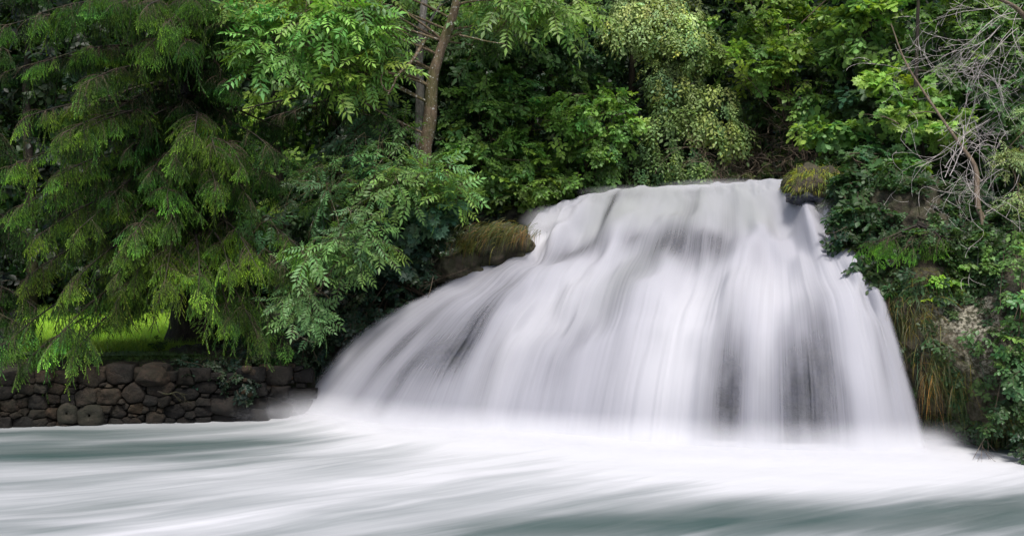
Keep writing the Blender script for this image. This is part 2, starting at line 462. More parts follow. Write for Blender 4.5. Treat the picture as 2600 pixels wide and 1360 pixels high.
# rock step behind the water
NR, NS = 260, 200
ur = np.linspace(0, 10, NR)[:, None] * np.ones((1, NS)); vr = np.linspace(0, 11, NS)[None, :] * np.ones((NR, 1))
Gr = catmull(catmull(ctrl, NR, 0), NS, 1)
Nr = grid_normals(Gr)
if Nr[NR // 2, NS * 3 // 4, 1] > 0: Nr = -Nr
rk = fbm(np.stack([Gr[..., 0] * 1.1, Gr[..., 1] * 1.1, Gr[..., 2] * 1.1], -1), 5, 61)
Gr = Gr + Nr * (-0.62 + 0.45 * (rk - 0.5))[..., None]
Gr[:, -1, 2] -= 1.0
rs = mesh_obj("rock_step", Gr.reshape(-1, 3), grid_faces(NR, NS), M['wetrock'], smooth=True)
tag(rs, "dark wet rock step behind the waterfall", "rock face", kind="structure")

# ------------------------------------------------------------------ pool
NX, NY = 420, 300
xs = np.linspace(-26, 26, NX); ys = np.concatenate([np.linspace(-4, 10, 40), np.linspace(10.1, 30, NY - 40)])
X, Yg = np.meshgrid(xs, ys, indexing='ij')
pxx = CX + X / np.maximum(Yg, 1) * FPX; 
def gb(x0, y0, sx, sy, a, rot=0.0):
    c, s_ = math.cos(R(rot)), math.sin(R(rot))
    dx, dy = X - x0, Yg - y0
    return a * np.exp(-((dx * c + dy * s_) / sx) ** 2 - ((-dx * s_ + dy * c) / sy) ** 2)
# base line of the fall, in world x -> y
bx = ctrl[:, -2, 0]; by = ctrl[:, -2, 1]
yb_line = np.interp(X, bx, by)
front = yb_line - Yg                                       # metres in front of the foot of the fall
pyy = CY + CH / np.maximum(Yg, 1.0) * FPX
def pb(a, b, sx, sy, am, sl=0.0):
    return am * np.exp(-((pxx - a) / sx) ** 2 - ((pyy - b - sl * (pxx - a)) / sy) ** 2)
foam = .62 + 0 * X
foam += .55 * np.exp(-(np.maximum(front - .2, 0) / 2.6) ** 1.3) * sm(X, -6.4, -3.0) * (1 - sm(X, 7.6, 10.5))
foam += pb(500, 1325, 520, 34, .30, -.10) + pb(900, 1230, 600, 40, .22, -.05) + pb(300, 1200, 420, 20, .10) + pb(2050, 1205, 560, 36, .30) + pb(700, 1068, 160, 9, .25, -.06)
foam -= pb(120, 1150, 420, 26, .44) + pb(560, 1127, 330, 10, .36, -.03) + pb(60, 1104, 330, 14, .34) + pb(250, 1288, 330, 18, .24, -.08) + pb(60, 1345, 260, 16, .25)
foam -= pb(1500, 1335, 380, 34, .46, -.04) + pb(2150, 1325, 520, 44, .50) + pb(2560, 1280, 200, 48, .40) + pb(1850, 1280, 230, 20, .20) + pb(2490, 1135, 120, 18, .62, .12)
gx_ = np.linspace(-30, 30, 601); gs = np.interp(gx_, [-30, -9, -4, 2, 8, 30], [.08, .15, .75, .7, .55, .3]); gI = np.cumsum(gs) * .1
th = (Yg - np.interp(X, gx_, gI)) / 9.0 * 1.15; rad = -X / .30 * .22
hz = 0.12 * np.exp(-(np.maximum(front, 0) / 1.3) ** 1.5) * sm(X, -6.5, -4.0) * (1 - sm(X, 8.5, 9.6))
hz = hz + 0.09 * (fbm(np.stack([X * 0.35, Yg * 0.9, 0 * X], -1), 4, 71) - 0.5)
V = np.stack([X, Yg, hz], -1).reshape(-1, 3)
pool = mesh_obj("water", V, grid_faces(NX, NY)[:, ::-1], M['pool'], smooth=True, attrs={"foam": foam}, uv=np.stack([th.ravel() * 9.0, rad.ravel() * .30], -1))
tag(pool, "churned white and teal pool below the waterfall", "water", kind="structure")

# ------------------------------------------------------------------ terrain
def terrain_z(x, y):
    # left terrace, upper plateau, hillside
    px = CX + x / y * FPX
    edge_y = np.interp(px, [-600, 0, 640, 760, 900, 1430], [22.6, 22.7, 23.2, 24.6, 25.6, 28.0])
    left = -0.9 + 2.25 * sm(y - edge_y, -0.1, 0.45) + 0.05 * np.maximum(y - 24, 0)
    plateau_mask = sm(px, 640, 1350)
    plat = left + (5.35 - left) * plateau_mask * sm(y - edge_y, 0.2, 1.6)
    z = plat
    # river channel upstream
    ch = sm(px, 1380, 1460) * (1 - sm(px, 2080, 2150)) * sm(y, 23, 25)
    z = z - 0.75 * ch
    right = sm(x, 8.2, 9.0)
    z = np.where(y < 18.6, -0.9, z)
    cliff_in = sm(y, 22.0, 24.0) * sm(px, 2060, 2260)
    z = np.maximum(z, -0.9 + 6.1 * cliff_in)
    hill = 9.0 * sm(y, 36, 52) * 1.6 + 0.25 * np.maximum(y - 29, 0) * sm(px, 1200, 1500)
    z = z + hill
    return z
tx = np.linspace(-45, 45, 360); ty = np.concatenate([np.linspace(-6, 18, 12), np.linspace(18.4, 60, 240)])
TX, TY = np.meshgrid(tx, ty, indexing='ij')
TZ = terrain_z(TX, np.maximum(TY, 1.0)) + 0.25 * (fbm(np.stack([TX * .6, TY * .6, 0 * TX], -1), 4, 81) - 0.5)
# keep clear of the rock step and waterfall bowl
inside = (TX > -5.6) & (TX < 9.2) & (TY > 17)
yline = np.interp(TX, bx, by)
lipx = ctrl[:, 3, 0]; lipy = ctrl[:, 3, 1]
ylip = np.interp(TX, lipx, lipy, left=99, right=99)
ylip = np.where(TX < lipx[0], 30 - 0 * TX, ylip)
fallzone = (TX > -5.3) & (TX < 8.9) & (TY < np.where(TX < lipx[0], 27.4, np.where(TX > lipx[-1], 21.0, ylip + 0.6)))
TZ = np.where(fallzone, -0.95, TZ)
ground = mesh_obj("ground", np.stack([TX, TY, TZ], -1).reshape(-1, 3), grid_faces(len(tx), len(ty))[:, ::-1], M['soil'], smooth=True)
tag(ground, "dark wooded ground and banks", "ground", kind="structure")

def rock_grid(name, ctl, nu, nv, mat, amp, freq, seed, label, pale=None, uo=5):
    G = catmull(catmull(np.array(ctl), nu, 0), nv, 1)
    N = grid_normals(G)
    if N[nu // 2, nv // 2, 1] > 0: N = -N
    b = fbm(G * freq, uo, seed) - 0.5
    rdg = 0.5 - np.abs(fbm(G * freq * 2.3, 4, seed + 9) - 0.5) * 2
    G = G + N * (amp * 2 * b + amp * 0.5 * rdg)[..., None]
    at = {}
    if pale is not None: at["pale"] = pale(G)
    o = mesh_obj(name, G.reshape(-1, 3), grid_faces(nu, nv), mat, smooth=True, attrs=at)
    tag(o, label, "rock face", kind="structure")
    return o, G, N

# left bank: rocky slope climbing to the lip
lb = []
for px, yb, zt in ((430, 22.6, 1.35), (600, 22.9, 1.5), (750, 23.8, 2.0), (900, 24.7, 3.3), (1050, 25.3, 4.4), (1200, 25.8, 5.0), (1330, 26.4, 5.2), (1450, 27.2, 5.2)):
    k = 1.3
    def W(Y, z): return np.array([(px - CX) / FPX * Y, Y, z])
    lb.append([W(yb + 3.5, zt + 0.2), W(yb + k, zt), W(yb + k * .7, zt * .82), W(yb + k * .45, zt * .5), W(yb + k * .25, zt * .2), W(yb, -0.4)])
bank_l, GL, NL = rock_grid("left_bank", lb, 260, 150, M['soil'], 0.45, 0.9, 91, "dark earthy bank left of the waterfall")
# right cliff
rc = []
for px, yb, ztop in ((2060, 22.6, 5.3), (2150, 21.6, 5.2), (2240, 20.4, 4.9), (2340, 19.3, 4.6), (2440, 18.9, 4.2), (2540, 18.6, 4.2), (2680, 18.2, 4.4), (2900, 17.8, 4.6), (3300, 17.5, 5.0)):
    def W(Y, z): return np.array([(px - CX) / FPX * Y, Y, z])
    rc.append([W(yb + 4.0, ztop + 0.9), W(yb + 1.9, ztop + 0.3), W(yb + 0.9, ztop * .84), W(yb + .30, ztop * .62), W(yb + 0.05, ztop * .40), W(yb + .25, ztop * .2), W(yb + 0.75, 0.25), W(yb + 0.9, -0.6)])
def palef(G):
    x, y, z = G[..., 0], G[..., 1], G[..., 2]
    px = CX + x / y * FPX; py = CY - (z - CH) / y * FPX
    d = 0
    for (a, b_, sx, sy, am) in ((2480, 810, 60, 45, 1.5), (2440, 770, 90, 50, .9), (2520, 900, 60, 40, .7), (2390, 790, 45, 35, .5), (2480, 960, 80, 60, .35), (2400, 900, 60, 120, .18)):
        d = d + am * np.exp(-((px - a) / sx) ** 2 - ((py - b_) / sy) ** 2)
    return np.clip(d + 0.08, 0, 1.3)
cliff, GC, NC = rock_grid("cliff", rc, 360, 220, M['cliff'], 0.42, 1.0, 101, "brown mossy cliff with pale lichen right of the waterfall", palef, 6)

print("setting done", flush=True)
# ------------------------------------------------------------------ leaf and twig templates
OV_V = np.array([(0,0,0),(.22,.20,.03),(.22,-.20,.03),(.52,.31,.04),(.52,-.31,.04),(.80,.18,-.01),(.80,-.18,-.01),(1,0,-.12),(.28,0,-.01),(.62,0,-.04)])
OV_T = np.array([(0,8,1),(0,2,8),(1,8,9),(1,9,3),(2,9,8),(2,4,9),(3,9,5),(4,6,9),(5,9,7),(6,7,9)])
LN_V = np.array([(0,0,0),(.4,.17,.02),(.4,-.17,.02),(1,0,-.10),(.45,0,-.02)])
LN_T = np.array([(0,4,1),(0,2,4),(1,4,3),(2,3,4)])
def lobed(n=5, depth=.5):
    pts = [(0, 0, 0)]
    m = 2 * n + 1
    for i in range(m):
        a = -2.3 + 4.6 * i / (m - 1)
        r = .55 * (1.0 if i % 2 else depth) * (1.15 - .25 * abs(a) / 2.3)
        if i in (0, m - 1): r = .2
        pts.append((.42 + r * math.cos(a), r * math.sin(a), .05 * abs(math.sin(a)) - .10 * max(0, math.cos(a)) * r))
    pts.append((.42, 0, -.01))
    c = len(pts) - 1
    T = [(c, i, i + 1) for i in range(1, m)] + [(c, 0, 1), (c, m, 0)]
    return np.array(pts), np.array(T)
MA_V, MA_T = lobed(5, .55)
def oak():
    pts = []; top = [(0,.02),(.18,.10),(.28,.24),(.38,.15),(.50,.33),(.60,.20),(.74,.32),(.84,.17),(.93,.14),(1.0,0)]
    n = len(top)
    mid = [(x, 0, -.08 * x * x) for x, _ in top]
    up = [(x, w, .06 * w - .08 * x * x) for x, w in top]
    dn = [(x, -w, .06 * w - .08 * x * x) for x, w in top]
    V = np.array(mid + up + dn); T = []
    for i in range(n - 1):
        T += [(i, i + 1, n + i + 1), (i, n + i + 1, n + i), (i, 2 * n + i + 1, i + 1), (i, 2 * n + i, 2 * n + i + 1)]
    return V, np.array(T)
OK_V, OK_T = oak()

def rot(ax, a):
    c, s_ = math.cos(a), math.sin(a)
    if ax == 0: return np.array([[1,0,0],[0,c,-s_],[0,s_,c]])
    if ax == 1: return np.array([[c,0,s_],[0,1,0],[-s_,0,c]])
    return np.array([[c,-s_,0],[s_,c,0],[0,0,1]])

class Tm:
    def __init__(s): s.V = []; s.T = []; s.C = []; s.m = []; s.n = 0
    def leaf(s, LV, LT, pos, Rm, L, c, wide=1.0):
        v = (LV * np.array([1, wide, 1])) @ Rm.T * L + pos
        s.V.append(v); s.T.append(LT + s.n); s.C.append(np.full((len(v), 3), c) if np.isscalar(c) else np.broadcast_to(c, (len(v), 3)))
        s.m.append(np.zeros(len(LT), int)); s.n += len(v)
    def stem(s, pts, r0, r1, c=(1,1,1)):
        pts = np.asarray(pts, float); n = len(pts); V = []
        for i, p in enumerate(pts):
            r = r0 + (r1 - r0) * i / (n - 1)
            for k in range(3):
                a = k * 2.094; V.append(p + np.array([0, math.cos(a) * r, math.sin(a) * r]))
        T = []
        for i in range(n - 1):
            for k in range(3):
                a = i * 3 + k; b = i * 3 + (k + 1) % 3
                T += [(a, b, b + 3), (a, b + 3, a + 3)]
        s.V.append(np.array(V)); s.T.append(np.array(T) + s.n); s.C.append(np.broadcast_to(np.array(c, float), (len(V), 3))); s.m.append(np.ones(len(T), int)); s.n += len(V)
    def out(s):
        return np.concatenate(s.V), np.concatenate(s.T), np.concatenate(s.C).astype(float), np.concatenate(s.m)

U = rng.uniform
def simple_twig(LV, LT, nl=16, L=1.0, leaf=.16, droop=.25, wide=1.0, sub=3, seed=0):
    """a leafy twig about L long along +x with a few side twigs; leaves mostly flat to the light"""
    t = Tm()
    axes = [((0, 0, 0), 0.0, L)]
    for k in range(sub):
        f = .15 + .6 * k / max(1, sub - 1) + U(-.05, .05)
        axes.append(((f * L, 0, -droop * f * f * L), (1 if k % 2 else -1) * U(.6, 1.0), L * (1 - f) * U(.55, .8)))
    for (o, ang, l) in axes:
        n = max(3, int(nl * l / L)); o = np.array(o, float)
        f = np.linspace(0, 1, 5)
        dirv = np.array([math.cos(ang), math.sin(ang), 0])
        pts = o + f[:, None] * l * dirv + np.stack([0 * f, 0 * f, -droop * l * f ** 2], -1)
        t.stem(pts, .009, .004, (.9, .9, .9))
        for i in range(n):
            g = (i + .6) / n; p = o + g * l * dirv + np.array([0, 0, -droop * l * g * g])
            side = 1 if i % 2 else -1
            a = ang + side * U(.5, 1.2) * (1 - .7 * (i == n - 1))
            Rm = rot(2, a) @ rot(1, U(-.15, .75)) @ rot(0, U(-.5, .5))
            t.leaf(LV, LT, p, Rm, leaf * U(.65, 1.15), U(.75, 1.2), wide)
    return t.out()

def pinnate_twig(nl=6, L=.9, leafL=.5, seed=0):
    t = Tm(); f = np.linspace(0, 1, 5)
    t.stem(np.stack([f * L, 0 * f, -.15 * L * f ** 2], -1), .014, .006, (.9, .9, .9))
    for i in range(nl):
        g = (i + .8) / nl; p0 = np.array([g * L, 0, -.15 * L * g * g]); side = 1 if i % 2 else -1
        a = side * U(.4, 1.3) * (1 if i < nl - 1 else .1); el = U(-.15, .35)
        ll = leafL * U(.75, 1.15); A = rot(2, a) @ rot(1, el) @ rot(0, U(-.4, .4)); cc = U(.8, 1.2)
        h = np.linspace(0, 1, 4)
        rp = np.stack([h * ll, 0 * h, -.22 * ll * h ** 2], -1) @ A.T + p0
        t.stem(rp, .005, .003, (1.3, 1.6, .9))
        np_ = 5
        for k in range(np_):
            hk = .28 + .62 * k / (np_ - 1); q0 = np.array([hk * ll, 0, -.22 * ll * hk * hk]) @ A.T + p0
            for s_ in (1, -1):
                Rm = A @ rot(2, s_ * U(.85, 1.15)) @ rot(1, U(.05, .5)) @ rot(0, s_ * U(-.1, .35))
                t.leaf(LN_V, LN_T, q0, Rm, ll * U(.30, .38) * (1 - .25 * abs(k - 2) / 2), cc * U(.9, 1.1), 1.0)
        t.leaf(LN_V, LN_T, rp[-1], A @ rot(1, .4), ll * .34, cc)
    return t.out()

def finger(t, p, d, L, w, c0, c1, nn):
    """one spruce shoot: a thin core bristling with needles"""
    d = norm(d); a = norm(np.cross(d, np.array([.2, .9, .3]))); b = np.cross(d, a)
    th = U(0, 6.28, nn); s0 = U(0, .95, nn); fwd = U(.55, 1.0, nn)
    base = p + d * (s0 * L)[:, None]
    rad = np.cos(th)[:, None] * a + np.sin(th)[:, None] * b
    tang = -np.sin(th)[:, None] * a + np.cos(th)[:, None] * b
    taper = (1 - .45 * s0)[:, None]
    tip = base + (rad * .85 + d * fwd[:, None] * .75) * w * taper
    hw = .0125
    V = np.stack([base - tang * hw, base + tang * hw, tip], 1).reshape(-1, 3)
    mixf = (s0 * 1.0)[:, None]
    col = (c0 * (1 - mixf) + c1 * mixf) * U(.8, 1.2, (nn, 1))
    C = np.repeat(col, 3, 0)
    T = np.arange(nn * 3).reshape(-1, 3)
    t.V.append(V); t.T.append(T + t.n); t.C.append(C); t.m.append(np.zeros(nn, int)); t.n += len(V)
    # core
    cr = .017
    cv = np.array([p + a * cr, p - a * .5 * cr + b * .87 * cr, p - a * .5 * cr - b * .87 * cr, p + d * L * 1.05])
    ct = np.array([(0, 1, 3), (1, 2, 3), (2, 0, 3)])
    t.V.append(cv); t.T.append(ct + t.n); t.C.append(np.stack([c0, c0, c0, c1])); t.m.append(np.zeros(3, int)); t.n += 4

N_OLD = np.array([.24, .36, .34]); N_NEW = np.array([1.45, 1.75, 1.0])
def spruce_frond(L=1.0, droop=.35, nd=26, hang=.0):
    t = Tm(); f = np.linspace(0, 1, 6)
    z = lambda g: -droop * L * g ** 2 + .06 * math.sin(3 * g)
    t.stem(np.stack([f * L, 0 * f, [z(g) for g in f]], -1), .012, .005, (.38, .33, .26))
    ns = 11
    for i in range(ns):
        g = .10 + .86 * i / (ns - 1); side = 1 if i % 2 else -1
        o = np.array([g * L, 0, z(g)]); l = (.50 * (1 - g) + .13) * L * U(.8, 1.15)
        a = side * U(.65, 1.05); dv = np.array([math.cos(a), math.sin(a), -.25 - hang])
        dv = norm(dv)
        h = np.linspace(0, 1, 3)
        pts = o + h[:, None] * l * dv + np.stack([0 * h, 0 * h, -.30 * l * h ** 2], -1)
        t.stem(pts, .005, .003, (.38, .33, .26))
        nf = max(2, int(l / .135))
        for k in range(nf):
            hk = (k + .7) / nf; q0 = o + hk * l * dv + np.array([0, 0, -.30 * l * hk * hk])
            s2 = 1 if k % 2 else -1
            dd = dv + np.array([-.0, 0, 0]) + s2 * .55 * np.array([-dv[1], dv[0], 0]) + np.array([0, 0, -.35 - U(0, .5) - hang])
            finger(t, q0, dd, U(.15, .30), .056, N_OLD, N_NEW, nd)
        finger(t, pts[-1], dv + np.array([0, 0, -.35 - hang]), U(.2, .28), .050, N_OLD, N_NEW * 1.05, nd)
    finger(t, np.array([L, 0, z(1)]), np.array([1, 0, -.6]), .28, .05, N_OLD, N_NEW, nd)
    return t.out()

def spruce_strand(L=.9, nd=24):
    """a hanging curtain strand; along +x, hung downwards by its frame"""
    t = Tm(); f = np.linspace(0, 1, 6)
    wob = lambda g: np.array([g * L, .05 * math.sin(5 * g + 1), .04 * math.cos(4 * g)])
    t.stem(np.array([wob(g) for g in f]), .006, .003, (.38, .33, .26))
    n = int(L / .10)
    for i in range(n):
        g = .05 + .93 * i / n; s_ = 1 if i % 2 else -1
        th = U(0, 6.28)
        dd = np.array([1.0, .38 * math.cos(th), .38 * math.sin(th)])
        finger(t, wob(g), dd, U(.2, .32), .046, N_OLD * .9, N_NEW * .9, nd)
    return t.out()

T_OV = [simple_twig(OV_V, OV_T, 12, .75, .205, .28, 1.05, 3) for _ in range(5)]
T_OVS = [simple_twig(OV_V, OV_T, 13, .6, .155, .25, 1.0, 4) for _ in range(5)]
T_LIN = [simple_twig(OV_V, OV_T, 13, .8, .165, .75, .85, 4) for _ in range(5)]
T_MAP = [simple_twig(MA_V, MA_T, 8, .7, .29, .2, 1.1, 2) for _ in range(4)]
T_OAK = [simple_twig(OK_V, OK_T, 8, .65, .27, .2, 1.0, 3) for _ in range(4)]
T_WIL = [simple_twig(LN_V, LN_T, 22, .7, .13, .3, .75, 3) for _ in range(3)]
T_PIN = [pinnate_twig(5, .75, .70) for _ in range(6)]
T_SPR = [spruce_frond(1.0, d, 17, h) for d, h in ((.3, .3), (.4, .6), (.5, 1.0), (.35, .5), (.3, .3))]
T_SPB = [spruce_frond(1.0, d, 9, h) for d, h in ((.4, .2), (.6, .4))]
T_STR = [spruce_strand(l, 17) for l in (.6, .9, 1.2, .8)]
T_STRB = [spruce_strand(l, 9) for l in (.9, 1.3)]
print("templates", [len(t[0][1]) for t in (T_OV, T_OVS, T_LIN, T_MAP, T_OAK, T_WIL, T_PIN, T_SPR, T_STR)], flush=True)

# ------------------------------------------------------------------ crowns
def tints(n, base, var=.22, yel=.15):
    b = np.array(base)[None] * (1 + rng.normal(0, var, (n, 1))).clip(.45, 1.7)
    y = rng.normal(0, yel, (n, 1))
    return b * np.concatenate([1 + y, 1 + .25 * y, 1 - .6 * y], 1).clip(.4, 1.8)

def blob_clumps(geo, tm, blob, n, base, scale=1.0, gap=.0, var=.22, yel=.15, droop=.15, seed=1, back=.5, out=.7, upw=.55):
    """leafy twigs through an ellipsoid given by photo place, radii in photo pixels and a depth radius in metres"""
    px, py, Y, rx, ry, rd = blob
    c = P(px, py, Y); rr = np.array([rx / FPX * Y, rd, ry / FPX * Y])
    m = int(n * 2.6) + 8
    d = norm(rng.normal(size=(m, 3)))
    d = d[(d[:, 1] < .35) | (rng.random(m) > back)]
    m = len(d)
    r = U(.25, 1, m) ** .45
    q0 = c + d * rr * r[:, None]
    if gap > 0:
        g = fbm(q0 * 1.15, 3, seed)
        ok = g > .5 + (gap - .5) * .35
        d, q0, r = d[ok], q0[ok], r[ok]
    d, q0 = d[:n], q0[:n]; m = len(q0)
    dirs = norm(d * np.array([1, 1, .55]) * out + rng.normal(0, .35, (m, 3)) + np.array([0, -.15, -droop]))
    ups = norm(np.array([0, -.25, upw]) + d * .45 + rng.normal(0, .18, (m, 3)))
    F = frames(dirs, ups)
    S = scale * U(.6, 1.35, m)
    O = q0 - dirs * (.35 * S)[:, None]
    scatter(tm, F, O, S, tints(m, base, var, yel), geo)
    return q0

def limbs_to(geo, start, targets, r0=.03, r1=.006, sag=-.1, c=(1, 1, 1), m=0, sides=5, wob=.12, n=9):
    for tg in targets:
        s0 = np.array(start) if not callable(start) else start(tg)
        f = np.linspace(0, 1, n)[:, None]
        L = np.linalg.norm(tg - s0)
        pts = s0 * (1 - f) + tg * f
        pts[:, 2] += (f[:, 0] * (1 - f[:, 0])) * -sag * 4 * L * .5
        ph = U(0, 6, 3)
        pts += np.stack([np.sin(f[:, 0] * 7 + ph[0]), np.sin(f[:, 0] * 6 + ph[1]), np.sin(f[:, 0] * 8 + ph[2])], -1) * wob * .25 * L * (f * (1 - f)) * 1.6
        geo.tube(pts, r0 + (r1 - r0) * f[:, 0], sides, c, m)

def ground_z(x, y):
    return float(terrain_z(np.array([x]), np.array([y]))[0])

def plant(name, label, cat, blobs, tm, leafmat, base, barkmat='twig', stems=3, foot=None, scale=1.0, gap=.0, part='foliage', group=None, stem_r=.03, trunk=None, trunk_name='stem', nlimb=14, **kw):
    """a shrub or tree: stems or a trunk, limbs, and one foliage mesh of leafy twigs"""
    b0 = max(blobs, key=lambda b: b[3] * b[4])
    if foot is None:
        c = P(b0[0], b0[1] + b0[4], b0[2] + .3); foot = np.array([c[0], c[1], ground_z(c[0], c[1])])
    foot = np.array(foot, float)
    root = empty(name, foot, label, cat, group)
    geo = Geo(); pts_all = []
    for i, b in enumerate(blobs):
        n = b[6]
        bb = b[7] if len(b) > 7 else base
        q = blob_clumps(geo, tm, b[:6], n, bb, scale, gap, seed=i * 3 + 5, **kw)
        if len(q): pts_all.append(q)
    Q = np.concatenate(pts_all)
    geo.build(part, [M[leafmat], M[barkmat]], root)
    tg = Geo()
    if trunk is not None:
        for pts, rad in trunk:
            tg.tube(catmull(np.array(pts), 26), np.interp(np.linspace(0, 1, 26), np.linspace(0, 1, len(rad)), rad), 12, m=0, rough=.22, seed=3)
        axis = np.concatenate([catmull(np.array(p), 20)[6:] for p, _ in trunk])
        sel = Q[rng.integers(0, len(Q), nlimb)]
        def st(t_):
            dd = np.linalg.norm(axis - t_ + np.array([0, 0, .5]), axis=1); return axis[int(np.argmin(dd + .3 * rng.random(len(dd))))]
        limbs_to(tg, st, sel, .035, .008, -.05)
    else:
        sel = Q[rng.integers(0, len(Q), max(stems * 4, nlimb))]
        for k in range(stems):
            tip = sel[k] ; base_ = foot + np.array([U(-.3, .3), U(-.2, .2), -.1])
            f = np.linspace(0, 1, 10)[:, None]
            pts = base_ * (1 - f) + tip * f + np.array([0, 0, 1]) * f * (1 - f) * .5 + np.sin(f * 6 + U(0, 6)) * .05
            tg.tube(pts, stem_r * (1 - .7 * f[:, 0]), 6)
            a = pts[4:]
            limbs_to(tg, lambda t_: a[int(rng.integers(0, len(a)))], sel[stems + k::stems], stem_r * .5, .006, -.05)
    tg.build(trunk_name, [M[barkmat]], root, smooth=True)
    return root

# ---- spruces: every limb leaves the trunk, arches and hangs fronds and strands
def spruce(name, label, trunk_xy, z0, z1, r0, limbs, base, nfr=1.0, fine=True, tr_tint=(1, 1, 1), strands=1.0, group=None):
    x0, y0 = trunk_xy
    root = empty(name, (x0, y0, z0), label, "spruce tree", group)
    tg = Geo(); f = np.linspace(0, 1, 30)
    flare = r0 * (1 + 1.1 * np.exp(-f * 26))
    tp = np.stack([x0 + .05 * np.sin(f * 9), y0 + 0 * f, z0 - .3 + f * (z1 - z0)], -1)
    tg.tube(tp, flare * (1 - .75 * f), 14, rough=.2, seed=5)
    lg = Geo(); fg = Geo()
    FR, ST = (T_SPR, T_STR) if fine else (T_SPB, T_STRB)
    for (tip, zs, sag, tint) in limbs:
        tip = np.array(tip, float); s0 = np.array([x0, y0, zs])
        n = 14; g = np.linspace(0, 1, n)[:, None]
        pts = s0 * (1 - g) + tip * g
        L = np.linalg.norm(tip - s0)
        pts[:, 2] += sag * L * (g * (1 - g))[:, 0] * 1.6
        pts += np.sin(g * 5 + U(0, 6)) * np.array([.06, .06, .05]) * g
        lg.tube(pts, .055 * (1 - .85 * g[:, 0]) * (1 if L > 2 else .6), 6, (1, 1, 1), 0)
        m = max(6, int(L * 5.2 * nfr))
        gg = .22 + .80 * U(0, 1, m) ** .75; gg = np.minimum(gg, 1.0)
        ii = gg * (n - 1); i0 = np.clip(ii.astype(int), 0, n - 2); fr = (ii - i0)[:, None]
        pos = pts[i0] * (1 - fr) + pts[i0 + 1] * fr
        td = norm(pts[i0 + 1] - pts[i0])
        side = np.where(np.arange(m) % 2 == 0, 1, -1)[:, None]
        lat = norm(np.cross(td, np.array([0, 0, 1.0])))
        sp = U(.3, 1.1, (m, 1)) * np.where(gg[:, None] > .93, .2, 1)
        dd = norm(td * .8 + lat * side * sp + np.array([0, 0, -.10]) + rng.normal(0, .20, (m, 3)))
        S = (.92 - .42 * gg) * U(.6, 1.15, m) * min(1.0, .55 + L * .14)
        inner = ((.35 + .7 * gg) * U(.6, 1.15))[:, None]  # shade inside the boughs painted as darker fronds
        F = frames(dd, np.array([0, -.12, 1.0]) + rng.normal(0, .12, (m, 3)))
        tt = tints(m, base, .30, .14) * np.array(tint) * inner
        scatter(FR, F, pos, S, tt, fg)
        k = int(m * .8 * strands)
        if k:
            idx = rng.integers(0, m, k)
            off = rng.normal(0, .16, (k, 3)) * np.array([1, 1, .3])
            p2 = pos[idx] + off + dd[idx] * (S[idx] * U(.05, .6, k))[:, None]
            p2[:, 2] -= .05
            d2 = np.array([0, 0, -1.0]) + rng.normal(0, .13, (k, 3))
            F2 = frames(norm(d2), np.array([0, -1.0, 0]) + rng.normal(0, .4, (k, 3)))
            scatter(ST, F2, p2, U(.45, .95, k), tints(k, base, .30, .14) * np.array(tint) * inner[idx] * .8, fg)
    tg.build("trunk", [M['bark_dark']], root, smooth=True)
    lg.build("limbs", [M['bark_dark']], root, smooth=True)
    fg.build("needles", [M['needle'], M['twig']], root)
    return root

SG = (.185, .275, .070)      # spruce base colour; limb tints paint lit and shaded boughs
def L_(px, py, Y, zs, sag=.1, tint=(1, 1, 1)): return (P(px, py, Y), zs, sag, tint)
